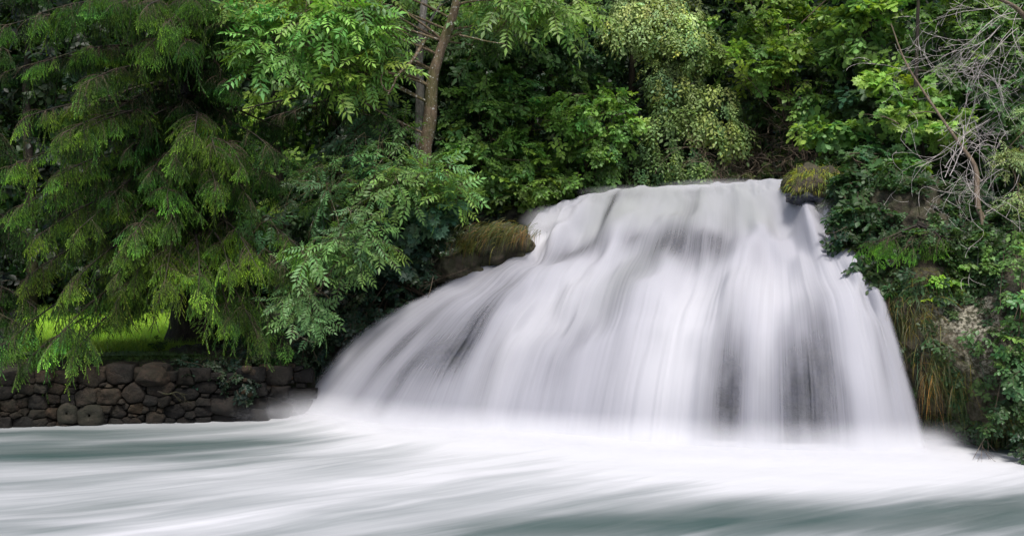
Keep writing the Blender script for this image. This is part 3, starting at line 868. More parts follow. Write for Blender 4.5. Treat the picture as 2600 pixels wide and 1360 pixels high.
# big spruce whose dark trunk stands on the bank
tX, tY = P(492, 900, 26.2)[0], 26.2
Alimbs = [
 # lowest row over the stone wall, lit look painted by tint
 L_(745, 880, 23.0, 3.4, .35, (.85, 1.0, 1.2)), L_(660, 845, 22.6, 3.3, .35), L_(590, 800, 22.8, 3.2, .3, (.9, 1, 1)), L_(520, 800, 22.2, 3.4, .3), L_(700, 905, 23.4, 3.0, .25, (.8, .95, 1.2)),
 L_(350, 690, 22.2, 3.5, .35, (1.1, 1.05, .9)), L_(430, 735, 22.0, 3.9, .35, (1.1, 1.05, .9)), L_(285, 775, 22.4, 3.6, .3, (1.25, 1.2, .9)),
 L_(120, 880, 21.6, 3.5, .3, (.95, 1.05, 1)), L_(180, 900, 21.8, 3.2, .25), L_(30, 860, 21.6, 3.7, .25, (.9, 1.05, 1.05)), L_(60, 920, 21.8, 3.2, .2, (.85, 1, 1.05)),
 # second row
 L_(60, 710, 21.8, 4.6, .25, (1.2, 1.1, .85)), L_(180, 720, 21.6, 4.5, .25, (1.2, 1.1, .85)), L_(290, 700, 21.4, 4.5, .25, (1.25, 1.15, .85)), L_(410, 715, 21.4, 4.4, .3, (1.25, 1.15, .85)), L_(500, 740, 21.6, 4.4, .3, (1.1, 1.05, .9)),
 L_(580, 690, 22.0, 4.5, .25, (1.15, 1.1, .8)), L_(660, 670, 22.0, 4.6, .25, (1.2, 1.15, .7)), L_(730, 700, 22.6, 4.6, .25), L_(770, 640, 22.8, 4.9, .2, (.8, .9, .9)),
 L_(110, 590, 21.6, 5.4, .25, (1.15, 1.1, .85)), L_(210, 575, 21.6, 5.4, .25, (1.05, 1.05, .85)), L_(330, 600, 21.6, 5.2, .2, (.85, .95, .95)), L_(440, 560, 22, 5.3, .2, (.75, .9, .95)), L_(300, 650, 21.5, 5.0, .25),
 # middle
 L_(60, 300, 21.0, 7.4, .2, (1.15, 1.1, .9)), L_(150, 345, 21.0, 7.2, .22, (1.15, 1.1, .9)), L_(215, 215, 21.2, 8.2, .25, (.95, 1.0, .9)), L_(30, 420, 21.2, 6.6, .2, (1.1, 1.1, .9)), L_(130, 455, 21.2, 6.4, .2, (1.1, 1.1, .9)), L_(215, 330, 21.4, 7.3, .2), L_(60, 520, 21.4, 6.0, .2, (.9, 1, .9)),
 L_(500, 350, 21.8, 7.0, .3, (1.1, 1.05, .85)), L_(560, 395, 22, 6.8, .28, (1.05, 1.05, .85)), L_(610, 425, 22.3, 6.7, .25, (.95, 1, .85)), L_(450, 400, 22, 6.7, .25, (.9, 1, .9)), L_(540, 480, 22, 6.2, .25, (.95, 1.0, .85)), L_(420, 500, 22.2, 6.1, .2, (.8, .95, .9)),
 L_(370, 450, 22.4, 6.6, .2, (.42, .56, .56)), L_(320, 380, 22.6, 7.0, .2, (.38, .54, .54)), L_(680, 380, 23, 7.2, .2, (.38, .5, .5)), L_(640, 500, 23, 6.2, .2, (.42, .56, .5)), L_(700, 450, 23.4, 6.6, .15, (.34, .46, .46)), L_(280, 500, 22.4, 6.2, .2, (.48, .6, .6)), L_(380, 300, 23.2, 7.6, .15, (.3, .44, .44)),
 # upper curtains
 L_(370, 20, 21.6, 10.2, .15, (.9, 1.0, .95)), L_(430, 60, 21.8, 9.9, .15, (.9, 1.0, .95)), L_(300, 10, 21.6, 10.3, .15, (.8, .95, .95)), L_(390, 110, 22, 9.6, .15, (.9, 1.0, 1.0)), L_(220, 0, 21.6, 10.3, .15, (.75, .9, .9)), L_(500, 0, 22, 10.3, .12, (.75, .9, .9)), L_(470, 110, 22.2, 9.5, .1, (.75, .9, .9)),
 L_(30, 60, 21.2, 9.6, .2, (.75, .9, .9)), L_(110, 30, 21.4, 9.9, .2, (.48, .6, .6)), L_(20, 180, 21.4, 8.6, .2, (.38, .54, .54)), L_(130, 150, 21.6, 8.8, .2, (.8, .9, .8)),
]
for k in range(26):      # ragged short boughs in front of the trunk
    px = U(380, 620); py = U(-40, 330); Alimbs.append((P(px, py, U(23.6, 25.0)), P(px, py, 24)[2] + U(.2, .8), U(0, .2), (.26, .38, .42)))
for k in range(34):      # limbs all round the trunk, shade painted in by dark tint
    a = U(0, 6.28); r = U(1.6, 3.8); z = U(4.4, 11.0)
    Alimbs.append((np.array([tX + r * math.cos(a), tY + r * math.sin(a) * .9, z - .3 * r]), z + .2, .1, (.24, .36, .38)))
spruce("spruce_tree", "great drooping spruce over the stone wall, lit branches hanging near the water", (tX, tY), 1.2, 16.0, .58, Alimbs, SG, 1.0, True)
Blimbs = []
bX, bY = P(-230, 900, 25.5)[0], 25.5
for k in range(44):
    px = U(-260, 130); py = U(-80, 900); Y = U(22.4, 24.5)
    Blimbs.append((P(px, py, Y), P(px, py, Y)[2] + .9, .15, (.34, .46, .48)))  # dark limb tint paints this spruce's shade
spruce("spruce_tree", "spruce tinted dark as shade at the left edge of the photo, behind the lit hanging branches", (bX, bY), 1.3, 15.0, .4, Blimbs, SG, .8, True)
Climbs = []
cX, cY = P(845, 700, 31.0)[0], 31.0
for k in range(46):
    px = U(560, 1000); py = U(-200, 330); Y = U(28.5, 31.5)
    Climbs.append((P(px, py, Y), P(px, py, Y)[2] + .8, .1, (.30, .40, .36)))
spruce("spruce_tree", "dark spruce with hanging curtains of twigs behind the ash leaves", (cX, cY), 3.0, 17.0, .35, Climbs, SG, .7, False, strands=3.0)

# ---- ash with two trunks
ashf = P(1080, 395, 25.50)
ash_trunks = [([P(1083, 640, 25.60), P(1080, 470, 25.50), P(1078, 390, 25.50), P(1092, 300, 25.40), P(1098, 200, 25.30), P(1125, 110, 25.20), P(1150, 40, 25.10), P(1172, -60, 25.00), P(1200, -220, 24.90)], [.20, .17, .175, .17, .14, .125, .11, .10, .07])]
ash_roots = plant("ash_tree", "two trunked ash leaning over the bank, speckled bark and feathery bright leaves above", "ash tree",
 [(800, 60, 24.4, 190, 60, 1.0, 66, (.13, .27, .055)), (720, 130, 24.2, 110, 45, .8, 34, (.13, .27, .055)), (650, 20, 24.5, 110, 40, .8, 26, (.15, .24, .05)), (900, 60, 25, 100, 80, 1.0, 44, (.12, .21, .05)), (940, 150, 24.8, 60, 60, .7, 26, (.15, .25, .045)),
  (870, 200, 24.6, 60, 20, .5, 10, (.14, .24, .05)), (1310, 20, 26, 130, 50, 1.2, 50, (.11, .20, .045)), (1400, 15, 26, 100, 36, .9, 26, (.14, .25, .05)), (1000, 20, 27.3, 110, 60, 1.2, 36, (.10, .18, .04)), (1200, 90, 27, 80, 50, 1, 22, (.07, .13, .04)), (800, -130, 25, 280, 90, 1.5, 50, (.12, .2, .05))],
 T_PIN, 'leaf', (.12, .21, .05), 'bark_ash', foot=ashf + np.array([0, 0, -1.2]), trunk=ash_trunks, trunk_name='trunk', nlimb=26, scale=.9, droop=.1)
g2 = Geo()
p2 = catmull(np.array([P(1070, 400, 25.65), P(1064, 330, 25.70), P(1066, 240, 25.70), P(1064, 150, 25.60), P(1072, 60, 25.50), P(1080, -40, 25.50), P(1086, -200, 25.40)]), 26)
g2.tube(p2, np.linspace(.125, .085, 26), 12, rough=.2, seed=8)
g2.tube(catmull(np.array([P(1066, 200, 25.65), P(1072, 120, 25.50), P(1090, 60, 25.30), P(1120, 10, 25.10)]), 14), np.linspace(.05, .02, 14), 8, rough=.1)
g2.build("trunk", [M['bark_grey']], ash_roots, smooth=True)["label"] = "slimmer pale grey trunk"
g2 = Geo()
g2.tube(catmull(np.array([P(1085, 90, 25.20), P(1050, 150, 24.70), P(1010, 190, 24.20), P(1000, 215, 24.10), P(985, 240, 24.10)]), 18), np.linspace(.05, .018, 18), 7, rough=.25)
g2.tube(catmull(np.array([P(1015, 190, 24.20), P(975, 185, 24.10), P(968, 210, 24.00), P(985, 232, 24.10), P(1003, 212, 24.10)]), 18), np.linspace(.025, .015, 18), 7, rough=.25)
g2.tube(catmull(np.array([P(1168, 90, 25.00), P(1200, 97, 24.50), P(1240, 106, 24.20), P(1282, 112, 24.10)]), 12), np.linspace(.03, .008, 12), 6)
g2.tube(catmull(np.array([P(940, -20, 25.20), P(955, 30, 25.20), P(985, 60, 25.20)]), 8), np.linspace(.13, .11, 8), 9, rough=.2)
g2.build("limb", [M['bark_ash']], ash_roots, smooth=True)
ash_roots["category"] = "ash tree"

# ---- ash saplings on the slope
PG = (.085, .165, .055)
plant("ash_sapling", "feathery ash sapling spreading below the two trunks, in half light", "sapling",
 [(930, 430, 24.6, 170, 75, 1.1, 50, (.07, .14, .038)), (1010, 470, 24.3, 120, 60, .9, 38, (.10, .19, .05)), (960, 370, 25, 90, 80, .8, 20, (.05, .105, .032)), (1090, 450, 24.2, 90, 36, .6, 26, (.10, .20, .055)), (1150, 490, 24.3, 40, 40, .5, 12, (.13, .23, .05)), (950, 280, 25.5, 60, 60, .7, 18, (.05, .10, .04))],
 T_PIN, 'leaf', PG, 'bark_ash', foot=(P(960, 600, 25.4)), stems=4, scale=.72, stem_r=.04, droop=.2)
plant("ash_sapling", "ash sapling hanging long feathery leaves over the dark bank beside the spruce", "sapling",
 [(860, 560, 23.6, 110, 90, .8, 36, (.075, .15, .05)), (900, 620, 23.4, 90, 50, .6, 34, (.09, .18, .05)), (670, 565, 23.4, 50, 25, .4, 9, (.07, .16, .055)), (800, 660, 23.2, 50, 50, .5, 20, (.09, .18, .05)), (765, 740, 23.0, 50, 60, .5, 24, (.085, .17, .055)), (790, 800, 22.9, 35, 35, .4, 12, (.085, .17, .06)), (800, 480, 24, 80, 60, .8, 14, (.04, .09, .035))],
 T_PIN, 'leaf', PG, 'bark_ash', foot=P(880, 780, 25.2), stems=4, scale=.62, stem_r=.03, droop=.3)

# ---- maple, ivy and shrubs on the dark slope
plant("maple_sapling", "dull green maple sapling with lobed leaves beside the mossy ledge", "sapling",
 [(1060, 555, 24.6, 100, 50, .7, 36, (.045, .10, .055)), (1110, 530, 24.3, 60, 45, .5, 18, (.06, .12, .06)), (1010, 620, 24.9, 110, 70, .7, 40, (.022, .05, .03)), (960, 690, 24.9, 80, 60, .6, 22, (.015, .035, .022))],
 T_MAP, 'leaf', (.04, .09, .05), foot=P(1060, 740, 25.4), stems=3, scale=.8, droop=.3)
plant("ivy_shrub", "glossy dark ivy tumbling down the bank at the left rim of the waterfall", "shrub",
 [(1060, 660, 24.9, 60, 80, .5, 40, (.03, .06, .03)), (960, 770, 24.7, 110, 60, .6, 50, (.018, .042, .022)), (870, 830, 24.4, 80, 60, .5, 34, (.013, .028, .014)), (1080, 590, 25, 50, 50, .4, 22, (.03, .06, .03)), (850, 740, 24.8, 90, 80, .6, 34, (.008, .018, .010))],
 T_OVS, 'leaf_gloss', (.02, .045, .02), foot=P(980, 830, 25.3), stems=3, scale=.75, droop=.5)

HB = (.085, .165, .035)
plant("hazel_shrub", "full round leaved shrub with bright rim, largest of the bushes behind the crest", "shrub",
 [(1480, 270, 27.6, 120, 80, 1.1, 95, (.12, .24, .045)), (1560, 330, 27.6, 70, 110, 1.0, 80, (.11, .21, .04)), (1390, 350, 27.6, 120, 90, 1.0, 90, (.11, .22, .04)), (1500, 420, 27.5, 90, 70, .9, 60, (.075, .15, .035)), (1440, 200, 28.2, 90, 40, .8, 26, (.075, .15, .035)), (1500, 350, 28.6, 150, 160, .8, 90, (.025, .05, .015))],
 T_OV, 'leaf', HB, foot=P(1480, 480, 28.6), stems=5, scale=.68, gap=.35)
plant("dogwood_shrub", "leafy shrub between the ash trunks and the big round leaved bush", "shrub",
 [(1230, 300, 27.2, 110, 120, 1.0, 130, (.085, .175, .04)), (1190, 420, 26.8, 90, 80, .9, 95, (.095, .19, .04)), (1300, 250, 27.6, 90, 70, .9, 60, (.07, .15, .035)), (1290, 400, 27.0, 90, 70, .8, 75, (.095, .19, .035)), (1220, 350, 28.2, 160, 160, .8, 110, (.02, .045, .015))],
 T_OV, 'leaf', HB, foot=P(1230, 500, 28), stems=5, scale=.66, gap=.35)
plant("privet_shrub", "yellowish small leaved shrub low above the left end of the crest", "shrub",
 [(1350, 470, 27.2, 90, 55, .6, 80, (.12, .20, .03)), (1290, 510, 27.1, 60, 40, .5, 40, (.08, .14, .03)), (1420, 460, 27.4, 80, 45, .6, 50, (.085, .155, .03)), (1210, 500, 27.1, 80, 50, .5, 50, (.06, .12, .03)), (1160, 560, 26.9, 60, 40, .4, 26, (.035, .07, .03))],
 T_OVS, 'leaf_gloss', HB, foot=P(1330, 540, 28), stems=4, scale=.8, gap=.2)
plant("hornbeam_tree", "dark leafed tree filling the gap above the big round leaved bush", "tree",
 [(1330, 140, 28.5, 180, 120, 1.3, 170, (.05, .11, .035)), (1230, 200, 28.3, 130, 110, 1.2, 90, (.05, .105, .035)), (1450, 100, 28.8, 150, 110, 1.3, 110, (.035, .08, .028)), (1350, -120, 28.5, 300, 130, 1.5, 90, (.04, .09, .03)), (1130, 120, 29.4, 110, 180, 1.2, 80, (.03, .06, .02))],
 T_OV, 'leaf', HB, 'bark_dark', foot=P(1340, 480, 29.2), trunk=[([P(1340, 520, 29.3), P(1345, 300, 29.2), P(1335, 100, 29), P(1340, -150, 28.8)], [.16, .14, .11, .06])], trunk_name='trunk', scale=.85, gap=.4)

# ---- linden with pale bracts, drooping to the crest
LG = (.20, .27, .09)
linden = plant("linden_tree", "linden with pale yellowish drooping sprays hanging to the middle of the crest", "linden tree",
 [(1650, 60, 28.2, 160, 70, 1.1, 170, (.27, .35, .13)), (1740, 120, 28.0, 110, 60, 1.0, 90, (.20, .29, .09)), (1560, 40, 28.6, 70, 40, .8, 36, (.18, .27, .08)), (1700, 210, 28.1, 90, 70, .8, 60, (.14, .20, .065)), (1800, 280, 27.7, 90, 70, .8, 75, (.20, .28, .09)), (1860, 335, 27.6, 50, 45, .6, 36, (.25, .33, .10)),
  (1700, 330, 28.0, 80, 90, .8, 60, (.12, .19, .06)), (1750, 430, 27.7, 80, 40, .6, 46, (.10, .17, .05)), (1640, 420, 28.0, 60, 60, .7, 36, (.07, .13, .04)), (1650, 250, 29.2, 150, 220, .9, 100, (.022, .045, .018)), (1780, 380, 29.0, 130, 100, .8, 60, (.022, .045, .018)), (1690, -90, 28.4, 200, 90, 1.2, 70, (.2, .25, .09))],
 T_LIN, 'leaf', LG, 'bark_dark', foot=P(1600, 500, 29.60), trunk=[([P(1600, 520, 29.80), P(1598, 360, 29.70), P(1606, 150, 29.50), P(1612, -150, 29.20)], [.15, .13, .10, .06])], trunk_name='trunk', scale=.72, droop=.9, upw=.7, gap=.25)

# ---- right: hazel, oak, beech
plant("hazel_tree", "airy bright hazel arching right of the linden above the bare brown thicket", "hazel tree",
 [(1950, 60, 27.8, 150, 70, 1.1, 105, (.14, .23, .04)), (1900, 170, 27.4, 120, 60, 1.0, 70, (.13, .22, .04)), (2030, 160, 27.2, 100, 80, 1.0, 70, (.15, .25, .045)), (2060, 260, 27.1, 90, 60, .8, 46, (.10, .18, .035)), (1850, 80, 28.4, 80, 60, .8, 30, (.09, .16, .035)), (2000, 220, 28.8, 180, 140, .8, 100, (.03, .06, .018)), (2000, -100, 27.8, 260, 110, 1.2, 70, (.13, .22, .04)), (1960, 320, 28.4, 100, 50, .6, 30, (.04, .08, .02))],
 T_OV, 'leaf', HB, foot=P(2030, 470, 28.6), stems=6, scale=.72, gap=.4, stem_r=.045, droop=.0)
oak = plant("oak_tree", "dark trunked oak with lobed leaves above the mossy tussock", "oak tree",
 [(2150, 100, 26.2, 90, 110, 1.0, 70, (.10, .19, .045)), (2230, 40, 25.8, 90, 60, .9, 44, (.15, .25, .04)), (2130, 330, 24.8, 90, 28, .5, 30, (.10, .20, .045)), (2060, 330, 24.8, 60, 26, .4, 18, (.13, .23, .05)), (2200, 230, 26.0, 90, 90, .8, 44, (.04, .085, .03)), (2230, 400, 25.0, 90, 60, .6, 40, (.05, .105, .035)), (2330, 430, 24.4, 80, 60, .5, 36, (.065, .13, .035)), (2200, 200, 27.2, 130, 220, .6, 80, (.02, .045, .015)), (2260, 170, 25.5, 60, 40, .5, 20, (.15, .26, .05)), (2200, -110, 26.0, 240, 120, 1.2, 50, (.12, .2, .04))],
 T_OAK, 'leaf', HB, 'bark_dark', foot=P(2245, 420, 25.70), trunk=[([P(2262, 470, 25.60), P(2245, 400, 25.70), P(2222, 320, 25.80), P(2218, 220, 25.80), P(2200, 60, 25.80), P(2190, -150, 25.80)], [.20, .185, .17, .15, .12, .07])], trunk_name='trunk', scale=.78, gap=.2)
lime_s = plant("young_maple", "slender leaning tree with yellow green leaves on the right bank behind the dead branches", "maple tree",
 [(2290, 290, 23.4, 60, 40, .6, 26, (.16, .27, .045)), (2330, 250, 23.6, 80, 50, .6, 26, (.12, .22, .04)), (2390, 310, 23.2, 90, 50, .6, 34, (.14, .24, .04)), (2290, 430, 23.2, 60, 40, .5, 20, (.09, .18, .035)), (2250, 210, 24, 60, 40, .5, 18, (.17, .27, .04)), (2430, 240, 24, 90, 80, .7, 34, (.06, .12, .03)), (2360, 350, 24.2, 130, 100, .5, 50, (.025, .05, .016))],
 T_MAP, 'leaf', HB, 'bark_dark', foot=P(2400, 560, 23.3), trunk=[([P(2415, 600, 23.2), P(2392, 520, 23.2), P(2368, 470, 23.3), P(2345, 400, 23.4), P(2322, 320, 23.5), P(2326, 200, 23.6), P(2330, 60, 23.7), P(2336, -160, 23.8)], [.085, .08, .075, .065, .06, .05, .04, .03])], trunk_name='trunk', scale=.62)
plant("beech_tree", "small leaved green tree filling the right edge of the photo", "beech tree",
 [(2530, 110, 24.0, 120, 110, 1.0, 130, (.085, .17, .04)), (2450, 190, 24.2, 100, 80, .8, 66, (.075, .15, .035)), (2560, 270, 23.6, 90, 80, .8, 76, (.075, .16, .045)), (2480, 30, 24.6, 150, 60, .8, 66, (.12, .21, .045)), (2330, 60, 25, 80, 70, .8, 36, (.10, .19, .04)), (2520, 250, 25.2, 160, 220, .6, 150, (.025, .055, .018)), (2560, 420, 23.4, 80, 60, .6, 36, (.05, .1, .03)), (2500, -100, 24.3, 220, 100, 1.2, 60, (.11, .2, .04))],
 T_OVS, 'leaf', HB, 'bark_grey', foot=P(2640, 560, 24.4), stems=4, scale=.85, stem_r=.06, gap=.15)

# ---- right bank undergrowth
plant("hazel_shrub", "dark broad leaved shrub leaning out to the water at the right rim of the crest", "shrub",
 [(2190, 560, 21.9, 80, 60, .5, 60, (.025, .06, .02)), (2180, 480, 22.6, 80, 50, .5, 50, (.022, .055, .018)), (2260, 500, 22.4, 90, 80, .5, 60, (.025, .06, .018)), (2150, 610, 21.6, 40, 30, .3, 18, (.02, .045, .018)), (2350, 560, 21.6, 90, 60, .5, 50, (.022, .05, .016)), (2240, 620, 21.3, 70, 45, .4, 34, (.02, .045, .015)), (2150, 540, 22.0, 25, 35, .3, 12, (.03, .07, .03)), (2195, 680, 20.7, 36, 26, .25, 14, (.025, .055, .018)), (2230, 700, 20.4, 34, 26, .25, 12, (.03, .06, .02))],
 T_OV, 'leaf', (.03, .07, .02), foot=P(2220, 640, 22.0), stems=4, scale=.66, droop=.35)
plant("elder_shrub", "mid green leafy shrub on the bank under the oak, right of the mossy tussock", "shrub",
 [(2260, 440, 23.2, 90, 50, .5, 40, (.06, .125, .035)), (2300, 480, 22.8, 80, 50, .5, 36, (.055, .12, .04)), (2200, 400, 23.6, 60, 40, .5, 20, (.05, .11, .035)), (2380, 600, 21.6, 60, 40, .4, 22, (.045, .1, .03)), (2420, 520, 22.2, 90, 60, .5, 40, (.03, .07, .02))],
 T_MAP, 'leaf', (.05, .1, .03), foot=P(2320, 560, 22.9), stems=4, scale=.6, droop=.2)
plant("hazel_sprig", "low sprig of bright yellow green leaves on top of the lichened cliff", "shrub",
 [(2375, 705, 19.6, 45, 20, .25, 14, (.13, .26, .03)), (2440, 680, 19.7, 40, 18, .25, 12, (.11, .22, .035)), (2390, 740, 19.5, 25, 15, .2, 6, (.14, .27, .03)), (2500, 650, 19.8, 40, 25, .3, 12, (.07, .15, .03))],
 T_OV, 'leaf', HB, foot=P(2430, 740, 20.3), stems=3, scale=.52, stem_r=.012, droop=.1)
plant("alder_shrub", "shrub hanging down the far right edge of the cliff to the water", "shrub",
 [(2585, 640, 18.4, 40, 60, .35, 16, (.09, .18, .04)), (2585, 780, 18.0, 35, 60, .35, 14, (.08, .17, .035)), (2560, 870, 18.0, 45, 40, .3, 11, (.06, .13, .03)), (2585, 960, 17.9, 40, 60, .3, 18, (.045, .1, .03)), (2560, 1060, 17.9, 60, 50, .3, 20, (.03, .065, .02)), (2490, 850, 18.3, 50, 30, .25, 5, (.05, .11, .03)), (2600, 1120, 17.8, 40, 60, .3, 14, (.02, .045, .02))],
 T_OV, 'leaf_gloss', HB, foot=P(2660, 760, 19.2), stems=4, scale=.42, stem_r=.02, droop=.5)
plant("willow_shrub", "pale silvery green willow shoots at the right edge amid the dead branches", "shrub",
 [(2570, 410, 20.6, 45, 40, .4, 20, (.26, .34, .14)), (2580, 520, 20.4, 40, 40, .4, 18, (.22, .32, .12)), (2600, 300, 20.8, 30, 60, .4, 10, (.2, .3, .12))],
 T_WIL, 'leaf', HB, foot=P(2640, 640, 20.6), stems=3, scale=.75)

# young spruce on the cliff edge
ySp = P(2335, 650, 20.3)
yl = []
for k in range(22):
    a = U(2.6, 6.8); r = U(.4, 1.1); zt = U(-.5, .9)
    lit = 1.25 if zt > -.1 else .7  # upper boughs tinted bright, lower ones dark: painted light and shade
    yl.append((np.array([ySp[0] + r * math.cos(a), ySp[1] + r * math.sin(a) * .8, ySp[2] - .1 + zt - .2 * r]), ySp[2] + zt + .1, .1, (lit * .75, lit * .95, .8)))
spruce("young_spruce", "small bright young spruce perched on the cliff edge under the shrubs", (ySp[0], ySp[1] + .1), ySp[2] - 1.0, ySp[2] + 1.3, .05, yl, SG, 1.2, True, strands=0)
yS2 = P(2470, 660, 20.9); yl = []
for k in range(18):
    a = U(2.6, 6.8); r = U(.3, .8); zt = U(-.5, 1.0)
    yl.append((np.array([yS2[0] + r * math.cos(a), yS2[1] + r * math.sin(a) * .8, yS2[2] - .3 + zt - .2 * r]), yS2[2] - .2 + zt + .1, .1, (.45, .65, .5)))
spruce("young_spruce", "dark young spruce sapling between the bright sprig and the dead leaning trunk", (yS2[0], yS2[1] + .1), yS2[2] - 1.0, yS2[2] + 1.2, .04, yl, SG, 1.0, True, strands=0)

# ---- bare dead branches, recursive
def bare(geo, p, d, L, r, depth, spread=.55, curl=.35, grav=-.05, kids=3, c=(1, 1, 1), minr=.0038):
    n = 7; pts = [np.array(p, float)]; dd = norm(d)
    bend = rng.normal(0, curl, 3)
    for i in range(n):
        dd = norm(dd + bend / n + rng.normal(0, .07, 3) + np.array([0, 0, grav / n])); pts.append(pts[-1] + dd * L / n)
    rr = np.linspace(r, max(r * .45, minr), n + 1)
    geo.tube(pts, rr, 5 if r > .015 else 3, c)
    if depth <= 0: return
    for k in range(kids):
        i = int(rng.integers(2, n + 1))
        nd = norm(norm(pts[i] - pts[i - 1]) + rng.normal(0, spread, 3))
        bare(geo, pts[i], nd, L * U(.45, .8), rr[i] * .65, depth - 1, spread, curl, grav, kids, c, minr)

def dead_tree(label, foot, trunk, sprays, group=None):
    root = empty("dead_tree", foot, label, "dead tree", group)
    g = Geo()
    for pts, rad in trunk:
        g.tube(catmull(np.array(pts), 30), np.interp(np.linspace(0, 1, 30), np.linspace(0, 1, len(rad)), rad), 9, rough=.15)
    g.build("trunk", [M['deadwood']], root, smooth=True)
    b = Geo()
    for (p, q_, L, r, dp, kids, cu) in sprays:
        bare(b, p, q_ - p, L, r, dp, .5, cu, -.15, kids)
    b.build("bare_twigs", [M['dead']], root)
    return root
sp = []
for k in range(10):      # upper fan from upper right sweeping left and down
    a = P(U(2500, 2620), U(-10, 90), U(21.5, 23)); b_ = P(U(2200, 2420), U(20, 330), U(20.8, 22.6))
    sp.append((a, b_, np.linalg.norm(b_ - a) * .55, .0075, 3, 3, 1.0))
dead_tree("dead bare tree whose pale fan of twigs fills the top right corner", P(2680, 520, 22.5),
 [([P(2690, 560, 22.6), P(2670, 300, 22.4), P(2640, 120, 22.2), P(2590, 30, 22), P(2520, -10, 21.9)], [.11, .1, .08, .05, .03])], sp)
sp = []
for k in range(11):
    a = P(U(2480, 2640), U(300, 540), U(20.3, 21.8)); b_ = P(U(2330, 2450), U(330, 600), U(20, 21.2))
    sp.append((a, b_, np.linalg.norm(b_ - a) * .75, .0075, 3, 3, 1.1))
for k in range(5):
    a = P(U(2380, 2460), U(340, 480), 20.8); b_ = P(U(2480, 2560), U(160, 300), U(20.4, 21.4)); sp.append((a, b_, 1.1, .012, 2, 2, .5))
dead_tree("dead leaning tree with a tangle of grey twigs halfway up the right edge", P(2560, 690, 20.6),
 [([P(2568, 720, 20.6), P(2545, 650, 20.5), P(2510, 580, 20.5), P(2482, 520, 20.6), P(2478, 430, 20.8), P(2440, 370, 21.0), P(2370, 270, 21.4), P(2300, 160, 21.8), P(2262, 60, 22)], [.09, .075, .07, .06, .05, .035, .028, .02, .012]),
  ([P(2535, 745, 20.5), P(2520, 690, 20.4), P(2500, 610, 20.4), P(2490, 540, 20.5)], [.05, .045, .04, .03]),
  ([P(2550, 740, 20.6), P(2538, 660, 20.5), P(2530, 600, 20.5)], [.04, .035, .02])], sp)

# bare brown thicket behind the crest
root = empty("bare_thicket", P(1970, 480, 28.0), "bare brown thicket of thin twigs between the linden and the mossy tussock", "thicket")
b = Geo()
for k in range(46):
    px = U(1830, 2120); a = P(px, U(420, 480), U(27.6, 28.4)); b_ = P(px + U(-90, 90), U(330, 450), U(27.4, 28.4))
    bare(b, a, b_ - a, U(.9, 1.6), .011, 3, .8, 1.0, -.2, 3, minr=.006)
b.build("bare_twigs", [M['deadwood']], root)
gl = Geo()
for bl in ((1900, 430, 27.6, 90, 40, .5), (2030, 400, 27.6, 90, 40, .5)):
    blob_clumps(gl, T_OVS, bl, 16, (.05, .08, .02), .5)
gl.build("foliage", [M['leaf'], M['twig']], root)

# ---- background trees closing the forest
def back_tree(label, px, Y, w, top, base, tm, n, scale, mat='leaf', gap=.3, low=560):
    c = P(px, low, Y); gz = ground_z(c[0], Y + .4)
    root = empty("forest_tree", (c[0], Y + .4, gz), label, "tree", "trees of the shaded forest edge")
    g = Geo()
    for k in range(5):
        py = top + (low - top) * (k + .5) / 5
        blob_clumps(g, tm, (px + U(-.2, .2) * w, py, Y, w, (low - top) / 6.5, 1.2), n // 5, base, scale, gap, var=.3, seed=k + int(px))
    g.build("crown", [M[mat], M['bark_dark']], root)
    t = Geo(); t.tube([(c[0] + .1 * math.sin(i), Y + .4, gz - .3 + i * 1.6) for i in range(10)], np.linspace(.22, .06, 10), 8, rough=.15)
    t.build("trunk", [M['bark_dark']], root, smooth=True)
DK = (.030, .060, .022)
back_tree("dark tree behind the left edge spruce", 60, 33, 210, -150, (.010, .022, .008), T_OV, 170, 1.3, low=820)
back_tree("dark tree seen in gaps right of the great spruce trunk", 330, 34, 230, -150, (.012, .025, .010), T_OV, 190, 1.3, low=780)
back_tree("tree with yellow green leaves tinted as sunlit showing through the spruce curtains", 700, 35, 230, -160, (.16, .26, .05), T_OV, 230, 1.15, gap=.5, low=560)  # bright leaf colour stands in for sunlight
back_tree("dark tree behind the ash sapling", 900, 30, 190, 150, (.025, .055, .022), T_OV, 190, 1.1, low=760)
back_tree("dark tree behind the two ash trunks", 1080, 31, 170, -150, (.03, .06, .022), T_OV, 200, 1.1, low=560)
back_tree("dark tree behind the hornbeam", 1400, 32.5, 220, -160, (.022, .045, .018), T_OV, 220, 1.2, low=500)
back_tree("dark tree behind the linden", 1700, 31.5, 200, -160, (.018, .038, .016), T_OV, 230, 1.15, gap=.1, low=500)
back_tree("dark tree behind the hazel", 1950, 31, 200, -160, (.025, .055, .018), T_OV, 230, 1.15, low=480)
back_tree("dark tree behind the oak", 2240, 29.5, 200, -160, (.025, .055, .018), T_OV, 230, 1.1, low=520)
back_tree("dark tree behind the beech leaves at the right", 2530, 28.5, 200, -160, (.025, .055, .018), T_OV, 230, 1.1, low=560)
print("trees done", flush=True)
